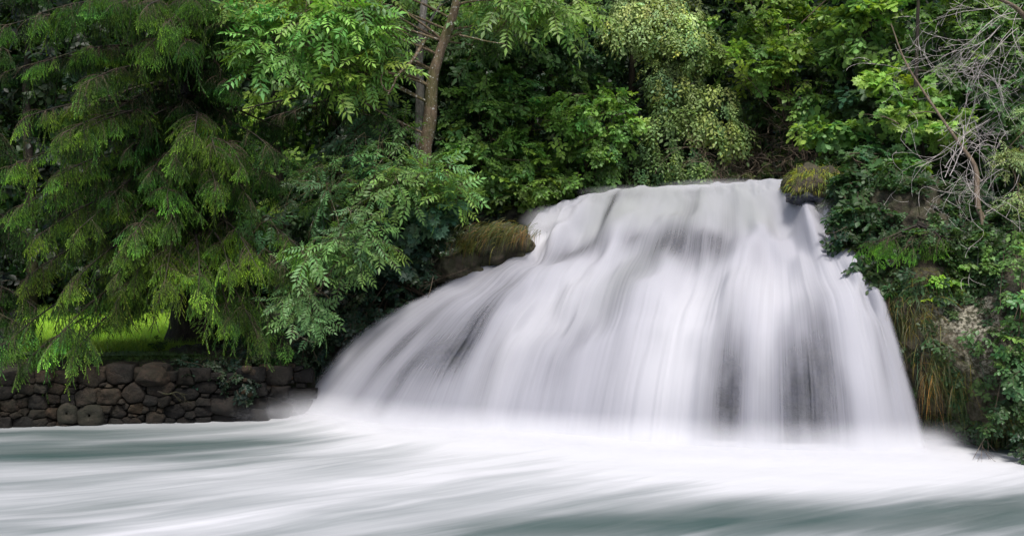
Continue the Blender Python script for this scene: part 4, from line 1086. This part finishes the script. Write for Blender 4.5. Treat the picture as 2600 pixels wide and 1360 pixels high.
# ------------------------------------------------------------------ grass blades
def blades(geo, B, D, L, w, grav, tint, seg=5):
    n = len(B); B = np.asarray(B, float); d = norm(D); L = np.broadcast_to(L, n); w = np.broadcast_to(w, n); grav = np.broadcast_to(grav, n)
    side = norm(np.cross(d, rng.normal(size=(n, 3)))); p = B.copy(); rows = []
    for k in range(seg + 1):
        ww = (w * (1 - (k / seg) ** 1.5) * .5 + .0006)[:, None]
        rows.append(np.stack([p - side * ww, p + side * ww], 1))
        d = norm(d + np.array([0, 0, -1.0]) * (grav / seg)[:, None]); p = p + d * (L / seg)[:, None]
    V = np.stack(rows, 1).reshape(-1, 3)
    base = (np.arange(n) * (seg + 1) * 2)[:, None]; k = np.arange(seg)[None] * 2
    Q = np.stack([base + k, base + k + 1, base + k + 3, base + k + 2], -1).reshape(-1, 4)
    geo.add(V, Q=Q, c=np.repeat(tint, (seg + 1) * 2, 0))

# ------------------------------------------------------------------ dry stone wall with two old millstones
import bmesh
def ico(sub):
    bm = bmesh.new(); bmesh.ops.create_icosphere(bm, subdivisions=sub, radius=1.0)
    V = np.array([v.co[:] for v in bm.verts]); T = np.array([[v.index for v in f.verts] for f in bm.faces]); bm.free(); return V, T
ICO3, ICO4, ICO5 = ico(3), ico(4), ico(5)
def stone_shape(seed, sx, sy, sz, boxy=.34, rough=.12, ic=ICO3):
    V, T = ic
    p = np.sign(V) * np.abs(V) ** boxy
    p = p / (np.linalg.norm(p, axis=1, keepdims=True) ** .35)
    # random facets
    r_ = np.random.default_rng(seed)
    for k in range(9):
        nrm = norm(r_.normal(size=3)); lim = r_.uniform(.60, .92) * 1.2
        dd = p @ nrm; p = p - np.maximum(dd - lim, 0)[:, None] * nrm * .85
    p = p * (1 + rough * 2 * (fbm(p * 1.6 + seed, 3, seed) - .5))[:, None] * (1 + .08 * (fbm(p * 6 + seed, 3, seed + 3) - .5))[:, None]
    a = r_.uniform(-.12, .12); c, s_ = math.cos(a), math.sin(a)
    p = p * np.array([sx, sy, sz]); p = np.stack([p[:, 0] * c - p[:, 2] * s_, p[:, 1], p[:, 0] * s_ + p[:, 2] * c], 1)
    return p, T
def wall_y(px): return np.interp(px, [-400, 0, 640, 780], [21.1, 21.75, 22.75, 23.4])
wroot = empty("stone_wall", (P(300, 1080, 22.2)[0], 22.3, 0), "low dry stone wall of brown and grey rocks along the left bank", "stone wall")
authored = [(214,1008,23,28),(269,1006,33,25),(172,1013,22,14),(303,956,34,24),(335,1000,25,30),(380,1018,19,13),(289,1076,23,14),(93,1023,22,22),(343,1038,18,14),(268,1038,14,10),(52,1078,26,20),(20,1030,24,18),(140,985,26,14),(60,985,28,16),(130,1050,14,14),(8,1075,18,22),(100,1075,20,14),(390,1062,26,18),(330,1068,26,9),(440,1045,24,20)]
stones = list(authored); occ = [(167,1051,25,27),(224,1056,33,28)]
for tries in range(9000):
    s_ = 24 * (1 - tries / 9000) + 6
    w = s_ * U(.7, 1.3); h = s_ * U(.5, .9); px = U(-120, 770); 
    tp = np.interp(px, [-120, 250, 430, 640, 780], [962, 958, 948, 955, 930]); bt = np.interp(px, [0, 640, 780], [1094, 1072, 1050])
    py = U(tp, bt)
    if all(abs(px - a) > (w + c) * .84 or abs(py - b) > (h + d) * .80 for a, b, c, d in stones + occ): stones.append((px, py, w, h))
allst = stones + occ
def clip(poly, n, d):
    out = []
    for a, b in zip(poly, poly[1:] + poly[:1]):
        da, db = a @ n - d, b @ n - d
        if da <= 0: out.append(a)
        if da * db < 0: out.append(a + (b - a) * (da / (da - db)))
    return out
g = Geo()
for i, (px, py, w, h) in enumerate(stones):
    c0 = np.array([px, py]); poly = [c0 + np.array(q_) * np.array([w, h]) * 1.28 for q_ in ((-1, -.75), (-.75, -1), (.75, -1), (1, -.75), (1, .75), (.75, 1), (-.75, 1), (-1, .75))]
    ri = math.sqrt(w * h)
    for jx, (a, b, c_, d_) in enumerate(allst):
        if jx == i or abs(a - px) > w + c_ + 12 or abs(b - py) > h + d_ + 12: continue
        v = np.array([(a - px) / (w + c_), (b - py) / (h + d_)]); nrm = np.array([v[0] / (w + c_), v[1] / (h + d_)]); nrm /= np.linalg.norm(nrm) + 1e-9
        k_ = ri / (ri + math.sqrt(c_ * d_)); mid = c0 + (np.array([a, b]) - c0) * k_
        poly = clip(poly, nrm, mid @ nrm - U(.4, 1.3))
        if len(poly) < 3: break
    if len(poly) < 3: continue
    pp = np.array(poly + poly[:1]); seg = np.r_[0, np.cumsum(np.linalg.norm(np.diff(pp, axis=0), axis=1))]
    n_ = 30; tt_ = np.linspace(0, seg[-1], n_ + 1)[:-1]
    ring = np.stack([np.interp(tt_, seg, pp[:, 0]), np.interp(tt_, seg, pp[:, 1])], 1); cen = ring.mean(0)
    Y = float(wall_y(px)) + U(-.07, .07); sc = Y / FPX; dpt = min(.16, .5 * min(w, h) * sc)
    tilt = rng.normal(0, .12, 2); V = []
    for (f_, dy) in ((.93, .30), (1.0, dpt * .95), (.97, dpt * .45), (.88, dpt * .12), (.66, 0.0), (.40, -.012), (.16, -.016)):
        rr_ = cen + (ring - cen) * f_
        for q_ in rr_:
            p = P(q_[0], q_[1], Y); p[1] += dy + (tilt @ (q_ - cen)) * sc * .8 * (1 if dy < .2 else 0); V.append(p)
    V = np.array(V); wob = (fbm(V * 5 + i * 3.1, 4, i) - .5); wob2 = (fbm(V * 16, 3, i + 7) - .5)
    V[:, 1] += wob * .13 + wob2 * .035; V[:, 0] += (fbm(V * 9 + 40, 2, i) - .5) * .03; V[:, 2] += (fbm(V * 9 + 80, 2, i) - .5) * .03
    a_ = np.arange(6)[:, None] * n_; b_ = np.arange(n_)[None]; k2 = (b_ + 1) % n_
    Q = np.stack([a_ + b_, a_ + k2, a_ + n_ + k2, a_ + n_ + b_], -1).reshape(-1, 4)
    last = 6 * n_ + np.arange(n_); V = np.vstack([V, V[last].mean(0)]); T = np.stack([last, np.roll(last, -1), np.full(n_, 7 * n_)], 1)
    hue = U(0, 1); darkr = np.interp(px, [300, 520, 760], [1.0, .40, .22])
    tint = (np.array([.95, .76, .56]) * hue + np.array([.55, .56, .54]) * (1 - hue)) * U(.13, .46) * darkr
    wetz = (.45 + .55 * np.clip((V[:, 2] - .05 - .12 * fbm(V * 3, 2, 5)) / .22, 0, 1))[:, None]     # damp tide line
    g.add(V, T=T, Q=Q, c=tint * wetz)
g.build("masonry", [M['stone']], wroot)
# earth core behind the stones
pxs = np.linspace(-400, 800, 90); zz = np.linspace(-.8, 1.0, 24)
A = np.array([[P(px, 0, wall_y(px) + .22)[:2].tolist() + [z] for z in list(zz)] + [[P(px, 0, wall_y(px) + 1.2 + .0)[0], wall_y(px) + 1.2, 1.22]] for px in pxs])
A[..., 1] += .2 * (fbm(A * 2, 4, 5) - .5)
mesh_obj("core", A.reshape(-1, 3), grid_faces(90, 25), M['soil'], wroot, smooth=True)
def millstone(px, py, w, h, lab):
    Y = float(wall_y(px)) - .10; r = w * Y / FPX * .98; rz = h * Y / FPX; c = P(px, py, Y)
    prof = [(0.10, .16), (0.10, .02), (.13, -.0), (.5, -.012), (.82, .0), (.94, .03), (1.0, .09), (1.0, .22)]
    n = 40; V = []
    for (rr, dy) in prof:
        for k in range(n):
            a = 2 * math.pi * k / n; e = 1 + (.035 * math.sin(3 * a + px) + .03 * math.sin(5 * a)) * rr
            sq = 1 / (abs(math.cos(a)) ** 3.2 + abs(math.sin(a)) ** 3.2) ** (1 / 3.2)
            f_ = 1 + (sq - 1) * rr
            V.append((math.cos(a) * r * rr * e * f_, dy, math.sin(a) * rz * rr * e * f_))
    V = np.array(V); V += (fbm(V * 6, 4, 9)[:, None] - .5) * np.array([.03, .05, .03])
    i = np.arange(len(prof) - 1)[:, None] * n; j = np.arange(n)[None]; k = (j + 1) % n
    Q = np.stack([i + j, i + k, i + n + k, i + n + j], -1).reshape(-1, 4)
    o = mesh_obj("millstone", V + c, Q, M['stone'], wroot, smooth=True, tint=np.tile([[.24, .27, .25]], (len(V), 1)))
    o["label"] = lab
millstone(167, 1051, 25, 27, "smaller grey millstone with a dark centre hole")
millstone(224, 1056, 33, 28, "wider grey millstone with a dark centre hole")

def boulder(px, py, Y, w, h, dp, tint, label, seed, mat='stone'):
    c = P(px, py, Y); sc = Y / FPX
    V, T = stone_shape(seed, w * sc, dp, h * sc, .6, .2, ICO4)
    o = mesh_obj("boulder", V + c, T, M[mat], smooth=True, tint=np.tile([tint], (len(V), 1)), attrs={"pale": np.zeros(len(V))})
    return tag(o, label, "boulder")
boulder(394, 950, 22.6, 48, 30, .5, (.26, .22, .18), "broad brown boulder on the stone wall beside the dark spruce trunk", 301)
boulder(310, 945, 22.9, 38, 28, .45, (.24, .21, .18), "brown boulder on the wall, left of the broad one", 302)
boulder(575, 1030, 22.8, 46, 26, .3, (.10, .10, .11), "black wet boulder at the water, halfway between the wall and the waterfall", 303)
boulder(690, 1010, 23.4, 46, 34, .4, (.09, .09, .09), "dark mossy boulder where the waterfall meets the left bank", 304)

# small stones and rubble on the dark bank left of the fall
g = Geo()
for i in range(46):
    px, py = U(620, 780), U(925, 1000); Y = 23.0 + (px - 620) * .006 + U(-.1, .1) - .25; s_ = U(5, 15) * Y / FPX
    V, T = stone_shape(500 + i, s_ * 1.2, s_, s_ * .8)
    g.add(V + P(px, py, Y), T=T, c=np.array([1.0, .8, .6]) * U(.2, .75))
tag(g.build("rubble", [M['stone']], smooth=True), "scattered brown rubble stones in the dark bank", "rubble", kind="stuff")

# ------------------------------------------------------------------ meadow and bank vegetation
n = 52000
px = U(60, 520, n); Y = 24.6 + 11 * U(0, 1, n) ** 1.3
x = (px - CX) / FPX * Y; z = terrain_z(x, Y)
g = Geo(); tt = tints(n, (.34, .52, .075), .18, .14) * np.where(Y < 26.0, .45, 1.0)[:, None]  # sunlight painted into the blades; nearest strip darkened as painted shade
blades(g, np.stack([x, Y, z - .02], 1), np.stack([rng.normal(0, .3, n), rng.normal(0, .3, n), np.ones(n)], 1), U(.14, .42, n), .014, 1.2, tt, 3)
tag(g.build("grass", [M['grass']]), "bright green meadow grass with painted sunlight behind the hanging spruce branches", "grass", kind="stuff")
gx = np.linspace(P(-100, 0, 25)[0], P(560, 0, 25)[0] , 60); gy = np.linspace(23.8, 37, 60)
A, B = np.meshgrid(gx, gy, indexing='ij')
mesh = mesh_obj("meadow", np.stack([A, B, terrain_z(A, B) + .06 + .1 * (fbm(np.stack([A, B, 0 * A], -1), 3, 3) - .5)], -1).reshape(-1, 3), grid_faces(60, 60)[:, ::-1], M['turf'], smooth=True)
tag(mesh, "low green turf of the left terrace", "meadow", kind="structure")

g = Geo()
n = 9000                                     # grass and litter on the wall top and bank edge, painted dark as shade
px = U(-100, 760, n); Y = U(22.2, 24.8, n) + np.maximum(px - 640, 0) * .008
x = (px - CX) / FPX * Y; z = terrain_z(x, Y)
blades(g, np.stack([x, Y, z + .0], 1), np.stack([rng.normal(0, .5, n), rng.normal(-.2, .5, n), np.ones(n)], 1), U(.1, .42, n), .013, 1.8, tints(n, (.04, .075, .02), .4), 3)
tag(g.build("bank_grass", [M['grass']]), "low grass tinted dark as shade along the top of the left bank", "grass", kind="stuff")

# small leafy plant silhouetted against the meadow
r_ = empty("nettle_plant", P(402, 905, 24.6), "small dark leafy plant standing against the bright meadow by the trunk", "plant")
g = Geo(); blob_clumps(g, T_OVS, (400, 872, 24.6, 18, 22, .15), 12, (.03, .07, .015), .32, droop=-.2)
g.build("foliage", [M['leaf'], M['twig']], r_)
g = Geo()
for k in range(3): g.tube([P(402 + k, 905, 24.6), P(398 + 5 * k, 870, 24.6)], [.01, .006], 5)
g.build("stem", [M['twig']], r_)

def cover(name, label, G, N, n, base, tm, sc, fpred, seed=0, out=.5, mat='leaf', droopv=-.5):
    g = Geo(); a, b = G.shape[:2]
    iu = rng.integers(2, a - 2, n * 3); iv = rng.integers(2, b - 2, n * 3)
    p = G[iu, iv]; nn = N[iu, iv]
    px = CX + p[:, 0] / p[:, 1] * FPX; py = CY - (p[:, 2] - CH) / p[:, 1] * FPX
    ok = (fbm(p * 1.1, 3, seed) > .45) & (rng.random(n * 3) < fpred(px, py))
    p, nn = p[ok][:n], nn[ok][:n]; m = len(p)
    d = norm(nn * out + np.array([0, 0, droopv]) + rng.normal(0, .4, (m, 3)))
    scatter(tm, frames(d, nn + np.array([0, -.2, .4]) + rng.normal(0, .2, (m, 3))), p + nn * .02, sc * U(.6, 1.2, m), tints(m, base, .35), g)
    return tag(g.build(name, [M[mat], M['twig']]), label, "ground cover", kind="stuff")
cover("ivy", "dark ivy and leaves covering the shaded bank left of the waterfall", GL, NL, 1500, (.016, .036, .018), T_OVS, .5, lambda px, py: np.where(px > 560, 1.0, .1), 3, mat='leaf_gloss')
cover("undergrowth", "brighter leaves scattered over the middle of the right bank", GC, NC, 700, (.075, .15, .035), T_OV, .5, lambda px, py: np.clip(np.interp(py, [560, 620, 700, 760], [0, 1, 1, 0]), 0, 1), 15)
cover("undergrowth", "dark leafy undergrowth on top of the right bank", GC, NC, 3000, (.03, .065, .02), T_OVS, .62, lambda px, py: np.clip(np.interp(py, [420, 560, 680, 760, 860], [1, 1, .6, .12, .05]) + np.interp(px, [2540, 2600], [0, .3]), 0, 1), 5)

def small_plant(name, label, cat, blobs, tm, base, sc, foot, mat='leaf', droop=.2):
    return plant(name, label, cat, blobs, tm, mat, base, foot=foot, stems=3, scale=sc, stem_r=.015, droop=droop, nlimb=6)
small_plant("bramble_bush", "dark shaded bush hanging over the stone wall right under the great spruce trunk", "shrub",
 [(540, 945, 22.9, 70, 40, .4, 34, (.018, .040, .022)), (610, 985, 22.7, 60, 36, .3, 26, (.012, .028, .016)), (470, 925, 23.2, 50, 26, .3, 16, (.02, .045, .02))], T_OVS, (.02, .04, .02), .5, P(540, 960, 23.6))
small_plant("bramble_bush", "dark bush low on the bank just left of the waterfall's foot", "shrub",
 [(720, 930, 23.6, 60, 50, .4, 34, (.022, .045, .018)), (790, 900, 24.0, 50, 60, .4, 26, (.012, .028, .014)), (660, 915, 23.4, 40, 24, .3, 14, (.03, .055, .02))], T_OVS, (.02, .04, .02), .5, P(720, 960, 24.2))
# grass clumps hanging down the rocks
def surf_clump(name, label, px, py, wpx, hpx, n, L, tint, G, cat="grass tussock"):
    gp = G[2:-2, 2:-2].reshape(-1, 3)
    gx = CX + gp[:, 0] / gp[:, 1] * FPX; gy = CY - (gp[:, 2] - CH) / gp[:, 1] * FPX
    ok = (((gx - px) / wpx) ** 2 + ((gy - py) / hpx) ** 2 < 4) & (fbm(gp * 2.2, 2, 9) > .42)
    gp, gx, gy = gp[ok], gx[ok], gy[ok]
    wgt = np.exp(-((gx - px) / wpx) ** 2 - ((gy - py) / hpx) ** 2); wgt /= wgt.sum()
    B = gp[rng.choice(len(gp), n, p=wgt)] + rng.normal(0, .03, (n, 3)) + np.array([0, -.03, 0])
    D = np.stack([rng.normal(.12, .42, n), rng.normal(-.45, .25, n), rng.normal(-.2, .5, n)], 1)
    tt = tints(n, tint, .35, .4); dead = rng.random(n) < .14
    tt[dead] = np.array([.12, .08, .035]) * U(.4, 1.1, (int(dead.sum()), 1))
    g = Geo(); blades(g, B, D, L * U(.2, 1.0, n), .009, U(1.2, 3.6, n), tt, 6)
    return tag(g.build(name, [M['grass']]), label, cat)
def hang_clump(name, label, px, py, Y, wpx, hpx, n, L, tint, dirx=-.2, cat="grass tussock", grav=2.6, group=None, jy=.15):
    c = P(px, py, Y); root = None
    s_ = Y / FPX
    B = c + np.stack([rng.normal(0, wpx * .5 * s_, n), rng.normal(0, jy, n), rng.normal(0, hpx * .5 * s_, n)], 1)
    D = np.stack([rng.normal(dirx, .32, n), rng.normal(-.55, .25, n), rng.normal(-.1, .4, n)], 1)
    tt = tints(n, tint, .3, .35)
    dead = rng.random(n) < .12
    tt[dead] = np.array([.22, .13, .05]) * U(.4, 1.1, (int(dead.sum()), 1))
    g = Geo(); blades(g, B, D, L * U(.35, 1.15, n), .010, grav * U(.7, 1.3, n), tt, 6)
    return tag(g.build(name, [M['grass']]), label, cat, group)
GT = (.085, .095, .028)
hang_clump("grass_tussock", "long drooping green and straw grass hanging off the mossy ledge left of the crest", 1262, 583, 25.1, 84, 20, 1100, .62, (.075, .085, .022), -.9, jy=.3, grav=2.2)
hang_clump("grass_tussock", "straw coloured tuft at the right tip of the mossy ledge, wet by the water", 1325, 590, 24.9, 26, 8, 150, .45, (.13, .09, .045), -.3)
hang_clump("grass_tussock", "thin grass dangling from the dark left end of the mossy ledge", 1190, 615, 25.0, 50, 16, 240, .6, (.10, .115, .025), -.7)
surf_clump("grass_tussock", "green tuft high on the cliff beside the right flank of the waterfall", 2255, 760, 34, 60, 420, .75, GT, GC)
surf_clump("grass_tussock", "long grass curtain in the middle of the cliff beside the waterfall", 2315, 850, 46, 70, 460, .95, GT, GC)
surf_clump("grass_tussock", "lowest grass curtain on the cliff, reaching down towards the pool", 2400, 960, 50, 60, 380, .85, (.075, .09, .026), GC)
surf_clump("grass_tussock", "reddish straw strand clump at the lower left of the cliff", 2350, 950, 18, 40, 90, .9, (.20, .13, .05), GC)
surf_clump("grass_tussock", "small green tuft on the cliff foot just above the water", 2345, 1060, 50, 16, 130, .45, (.06, .09, .03), GC)
surf_clump("grass_tussock", "grass tuft low at the right end of the cliff under the hanging shrub", 2530, 1060, 40, 24, 180, .6, GT, GC)
surf_clump("grass_tussock", "dark short grass under the shrub at the rim of the crest", 2170, 660, 50, 26, 260, .5, (.06, .07, .02), GC)
surf_clump("grass_tussock", "thin grass along the top of the lichened cliff", 2330, 710, 90, 30, 420, .55, (.08, .10, .03), GC)
# mossy ledge rock
def mound(name, px, py, Y, w, h, dp, label, seed, mat='cliff', pale=0.0):
    c = P(px, py, Y); s_ = Y / FPX
    V, T = stone_shape(seed, w * s_, dp, h * s_, .8, .3, ICO5)
    nn = norm(V / np.array([w * s_, dp, h * s_]) ** 2)
    V = V + nn * ((fbm(V * 3.2 + seed, 4, seed) - .5) * .42 + (.5 - np.abs(fbm(V * 7 + seed, 3, 3) - .5) * 2) * .06)[:, None]
    o = mesh_obj(name, V + c, T, M[mat], smooth=True, tint=np.tile([[1., 1., 1.]], (len(V), 1)), attrs={"pale": np.full(len(V), pale)})
    return tag(o, label, "rock")
mound("mossy_rock", 1262, 628, 25.6, 84, 50, .6, "mossy brown rock ledge draped in grass at the left of the crest", 401)
mound("mossy_rock", 1165, 690, 25.3, 60, 42, .5, "dark rock under the left end of the grassy ledge", 402)
mound("mossy_rock", 2085, 470, 24.0, 74, 42, .8, "mossy rounded rock closing the right end of the crest", 403)
mound("wet_slab", 2075, 500, 23.7, 72, 14, .5, "wet dark slab at the foot of the mossy rock at the crest", 404, 'wetrock')
n = 2600
V, T = stone_shape(403, 74 * 24 / FPX, .8, 42 * 24 / FPX, .8, .3, ICO4)
V = V + P(2085, 470, 24.0); sel = V[(V[:, 2] > P(0, 490, 24)[2])]
B = sel[rng.integers(0, len(sel), n)] + rng.normal(0, .04, (n, 3))
D = norm(B - P(2085, 500, 24.2)) + rng.normal(0, .35, (n, 3))
g = Geo(); tt = tints(n, (.22, .25, .035), .3, .25); top = (B[:, 2] > P(0, 445, 24)[2]) & (B[:, 0] > P(2090, 0, 24)[0]); tt[top] = np.array([.28, .24, .10]) * U(.5, 1.1, (int(top.sum()), 1))
blades(g, B, D, U(.12, .34, n), .011, 2.2, tt, 4)
tag(g.build("grass_tussock", [M['grass']]), "shaggy yellow green grass cap on the mossy rock at the right end of the crest", "grass tussock")

def ground_cover(name, label, pxr, Yr, n, base, tm, sc, up=.6):
    px = U(pxr[0], pxr[1], n); Y = U(Yr[0], Yr[1], n); x = (px - CX) / FPX * Y; z = terrain_z(x, Y)
    g = Geo(); O = np.stack([x, Y, z], 1); ok = z > .3; O = O[ok]; m = len(O)
    D = norm(np.stack([rng.normal(0, .6, m), rng.normal(-.5, .4, m), rng.normal(up, .4, m)], 1))
    scatter(tm, frames(D, np.array([0, -.6, 1.0]) + rng.normal(0, .3, (m, 3))), O, sc * U(.6, 1.3, m), tints(m, base, .35), g)
    return tag(g.build(name, [M['leaf'], M['twig']]), label, "ground cover", kind="stuff")
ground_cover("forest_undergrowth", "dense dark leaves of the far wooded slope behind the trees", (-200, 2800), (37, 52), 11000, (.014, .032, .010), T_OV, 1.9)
ground_cover("undergrowth", "low leafy growth on the upper right bank under the oak", (2130, 2800), (21.5, 29), 2600, (.022, .05, .016), T_OV, .9)
ground_cover("undergrowth", "low dark growth behind the crest under the shrubs", (1000, 2130), (28.2, 31), 1500, (.016, .035, .012), T_OV, .9)

# reeds trailing over the ledge and loose twigs
def twig(label, pts, r=.012, kids=0, mat='twig', name="twig"):
    g = Geo(); C = catmull(np.array(pts), 16); g.tube(C, np.linspace(r, r * .35, 16), 5)
    for k in range(kids):
        i = int(rng.integers(4, 14)); bare(g, C[i], (C[i] - C[i - 2]) + rng.normal(0, .06, 3), U(.15, .4), r * .45, 1, .4, .4, -.05, 2)
    return tag(g.build(name, [M[mat]], smooth=True), label, "twig")
twig("bare brown twig hanging from the cliff foot into the water at lower right", [P(2522, 1062, 18.1), P(2510, 1095, 18.0), P(2492, 1125, 17.9), P(2470, 1165, 17.8)], .011, 3, 'deadwood')
twig("long thin green twig lying along the dark bank towards the left rim of the water", [P(1190, 680, 24.6), P(1150, 696, 24.5), P(1100, 715, 24.5), P(1070, 740, 24.4)], .012, 3)
twig("curved bare twig looping at the tip of the lowest spruce branch", [P(732, 838, 22.6), P(752, 846, 22.5), P(760, 855, 22.5), P(750, 862, 22.5), P(735, 858, 22.5)], .009, 1, 'deadwood')
twig("broken pale stub pointing left from the oak trunk", [P(2285, 318, 23.0), P(2265, 305, 22.9), P(2245, 296, 22.8), P(2230, 288, 22.8)], .018, 1, 'deadwood')
twig("bare horizontal branch stub on the leaning young maple", [P(2372, 286, 22.9), P(2350, 284, 22.8), P(2325, 288, 22.8), P(2304, 295, 22.7)], .018, 0, 'deadwood')
twig("drooping bare twig reaching the water from the ivy bank", [P(1100, 700, 24.3), P(1094, 730, 24.2), P(1088, 750, 24.1), P(1084, 762, 24.1)], .010, 0, 'deadwood')
twig("dead root like branch under the boulders above the waterline", [P(400, 993, 22.2), P(425, 1000, 22.2), P(450, 995, 22.25), P(470, 1010, 22.3)], .022, 4, 'bark_dark')
twig("thin leafy twig poking out over the right rim of the crest", [P(2150, 575, 21.5), P(2125, 588, 21.4), P(2100, 592, 21.3), P(2086, 592, 21.3)], .007, 4)

# ------------------------------------------------------------------ mist at the foot of the fall
cf = np.polyfit(ctrl[:, -2, 0], ctrl[:, -2, 1], 2)
def mist():
    t = NT("mist"); g = t.n("NewGeometry").outputs["Position"]
    s3 = t.n("SeparateXYZ", {0: g})
    x, y, z = s3.outputs
    y0 = t.math('MULTIPLY_ADD', t.math('MULTIPLY_ADD', x, float(cf[0]), float(cf[1])), x, float(cf[2]) - .25)
    dy = t.math('DIVIDE', t.math('SUBTRACT', y, t.math('SUBTRACT', y0, .1)), 1.2)
    dz = t.math('DIVIDE', t.math('SUBTRACT', z, .06), .66)
    d = t.math('SQRT', t.math('ADD', t.math('MULTIPLY', dy, dy), t.math('MULTIPLY', dz, dz)))
    f = t.math('SUBTRACT', 1.0, d, clamp=True)
    nz = t.n("TexNoise", {"Vector": g, "Scale": 1.3, "Detail": 3.0})
    e = t.math('MULTIPLY', t.n("MapRange", {0: x, 1: -7.4, 2: -4.8, 3: 0.0, 4: 1.0}).outputs[0], t.n("MapRange", {0: x, 1: 8.4, 2: 7.2, 3: 0.0, 4: 1.0}).outputs[0])
    dn = t.math('MULTIPLY', t.math('MULTIPLY', t.math('POWER', f, 1.3), e), t.math('MULTIPLY_ADD', nz.outputs[0], 3.0, .3))
    v = t.n("VolumePrincipled", {"Color": (.95, .95, .98, 1), "Density": t.math('MULTIPLY', dn, .75), "Anisotropy": 0.0})
    t.t.links.new(v.outputs[0], t.out.inputs[1])
    return t.m
xs_ = np.linspace(-7.5, 9.3, 40); V = []
for x_ in xs_:
    y_ = np.polyval(cf, x_) - .25
    for a in np.linspace(0, 2 * math.pi, 17)[:-1]:
        V.append((x_, y_ - .1 + 1.25 * math.cos(a), .10 + 1.08 * math.sin(a)))
i = np.arange(39)[:, None] * 16; j = np.arange(16)[None]; k = (j + 1) % 16
Q = np.stack([i + j, i + k, i + 16 + k, i + 16 + j], -1).reshape(-1, 4)
caps = [np.arange(16)[::-1][None], (np.arange(16) + 39 * 16)[None]]
mo = mesh_obj("mist", np.array(V), [Q] + caps, mist())
tag(mo, "thin white spray mist hugging the foot of the waterfall", "mist", kind="stuff")
def puff(px, py, Y, rx, ry, rz, dens, label):
    t = NT("spray"); tc = t.n("TexCoord").outputs["Object"]
    ln = t.n("VectorMath", {0: tc}, operation='LENGTH').outputs["Value"]
    f = t.math('SUBTRACT', 1.0, ln, clamp=True)
    nz = t.n("TexNoise", {"Vector": tc, "Scale": 2.2, "Detail": 3.0})
    d_ = t.math('MULTIPLY', t.math('MULTIPLY', t.math('POWER', f, 1.4), t.math('MULTIPLY_ADD', nz.outputs[0], 2.4, -.3, clamp=False)), dens)
    d_ = t.math('MAXIMUM', d_, 0.0)
    v = t.n("VolumePrincipled", {"Color": (.95, .95, .98, 1), "Density": d_})
    t.t.links.new(v.outputs[0], t.out.inputs[1])
    V, T = ICO3; s_ = Y / FPX; c = P(px, py, Y)
    o = mesh_obj("spray", V, T, t.m, smooth=True)
    o.location = c; o.scale = (rx * s_, rz, ry * s_)
    return tag(o, label, "spray", kind="stuff")
puff(1405, 565, 26.3, 95, 48, .9, 2.6, "white spray bursting at the left shoulder of the crest")
puff(1600, 487, 26.7, 150, 20, .5, 1.8, "thin spray above the left half of the crest")
puff(1850, 472, 25.6, 200, 22, .5, 2.2, "thin spray above the middle of the crest")
puff(2110, 560, 23.0, 70, 60, .6, 2.6, "spray at the right rim of the crest")
puff(2170, 700, 21.6, 60, 60, .6, 2.2, "spray where the right flank drops off the ledge")
puff(690, 1040, 23.3, 150, 34, 1.2, .8, "low white spray at the left foot of the waterfall")
puff(2350, 1120, 18.9, 90, 40, .8, 2.2, "low spray at the right foot of the waterfall")
cy.volume_step_rate = 2.0
cy.volume_max_steps = 64
print("all done", flush=True)
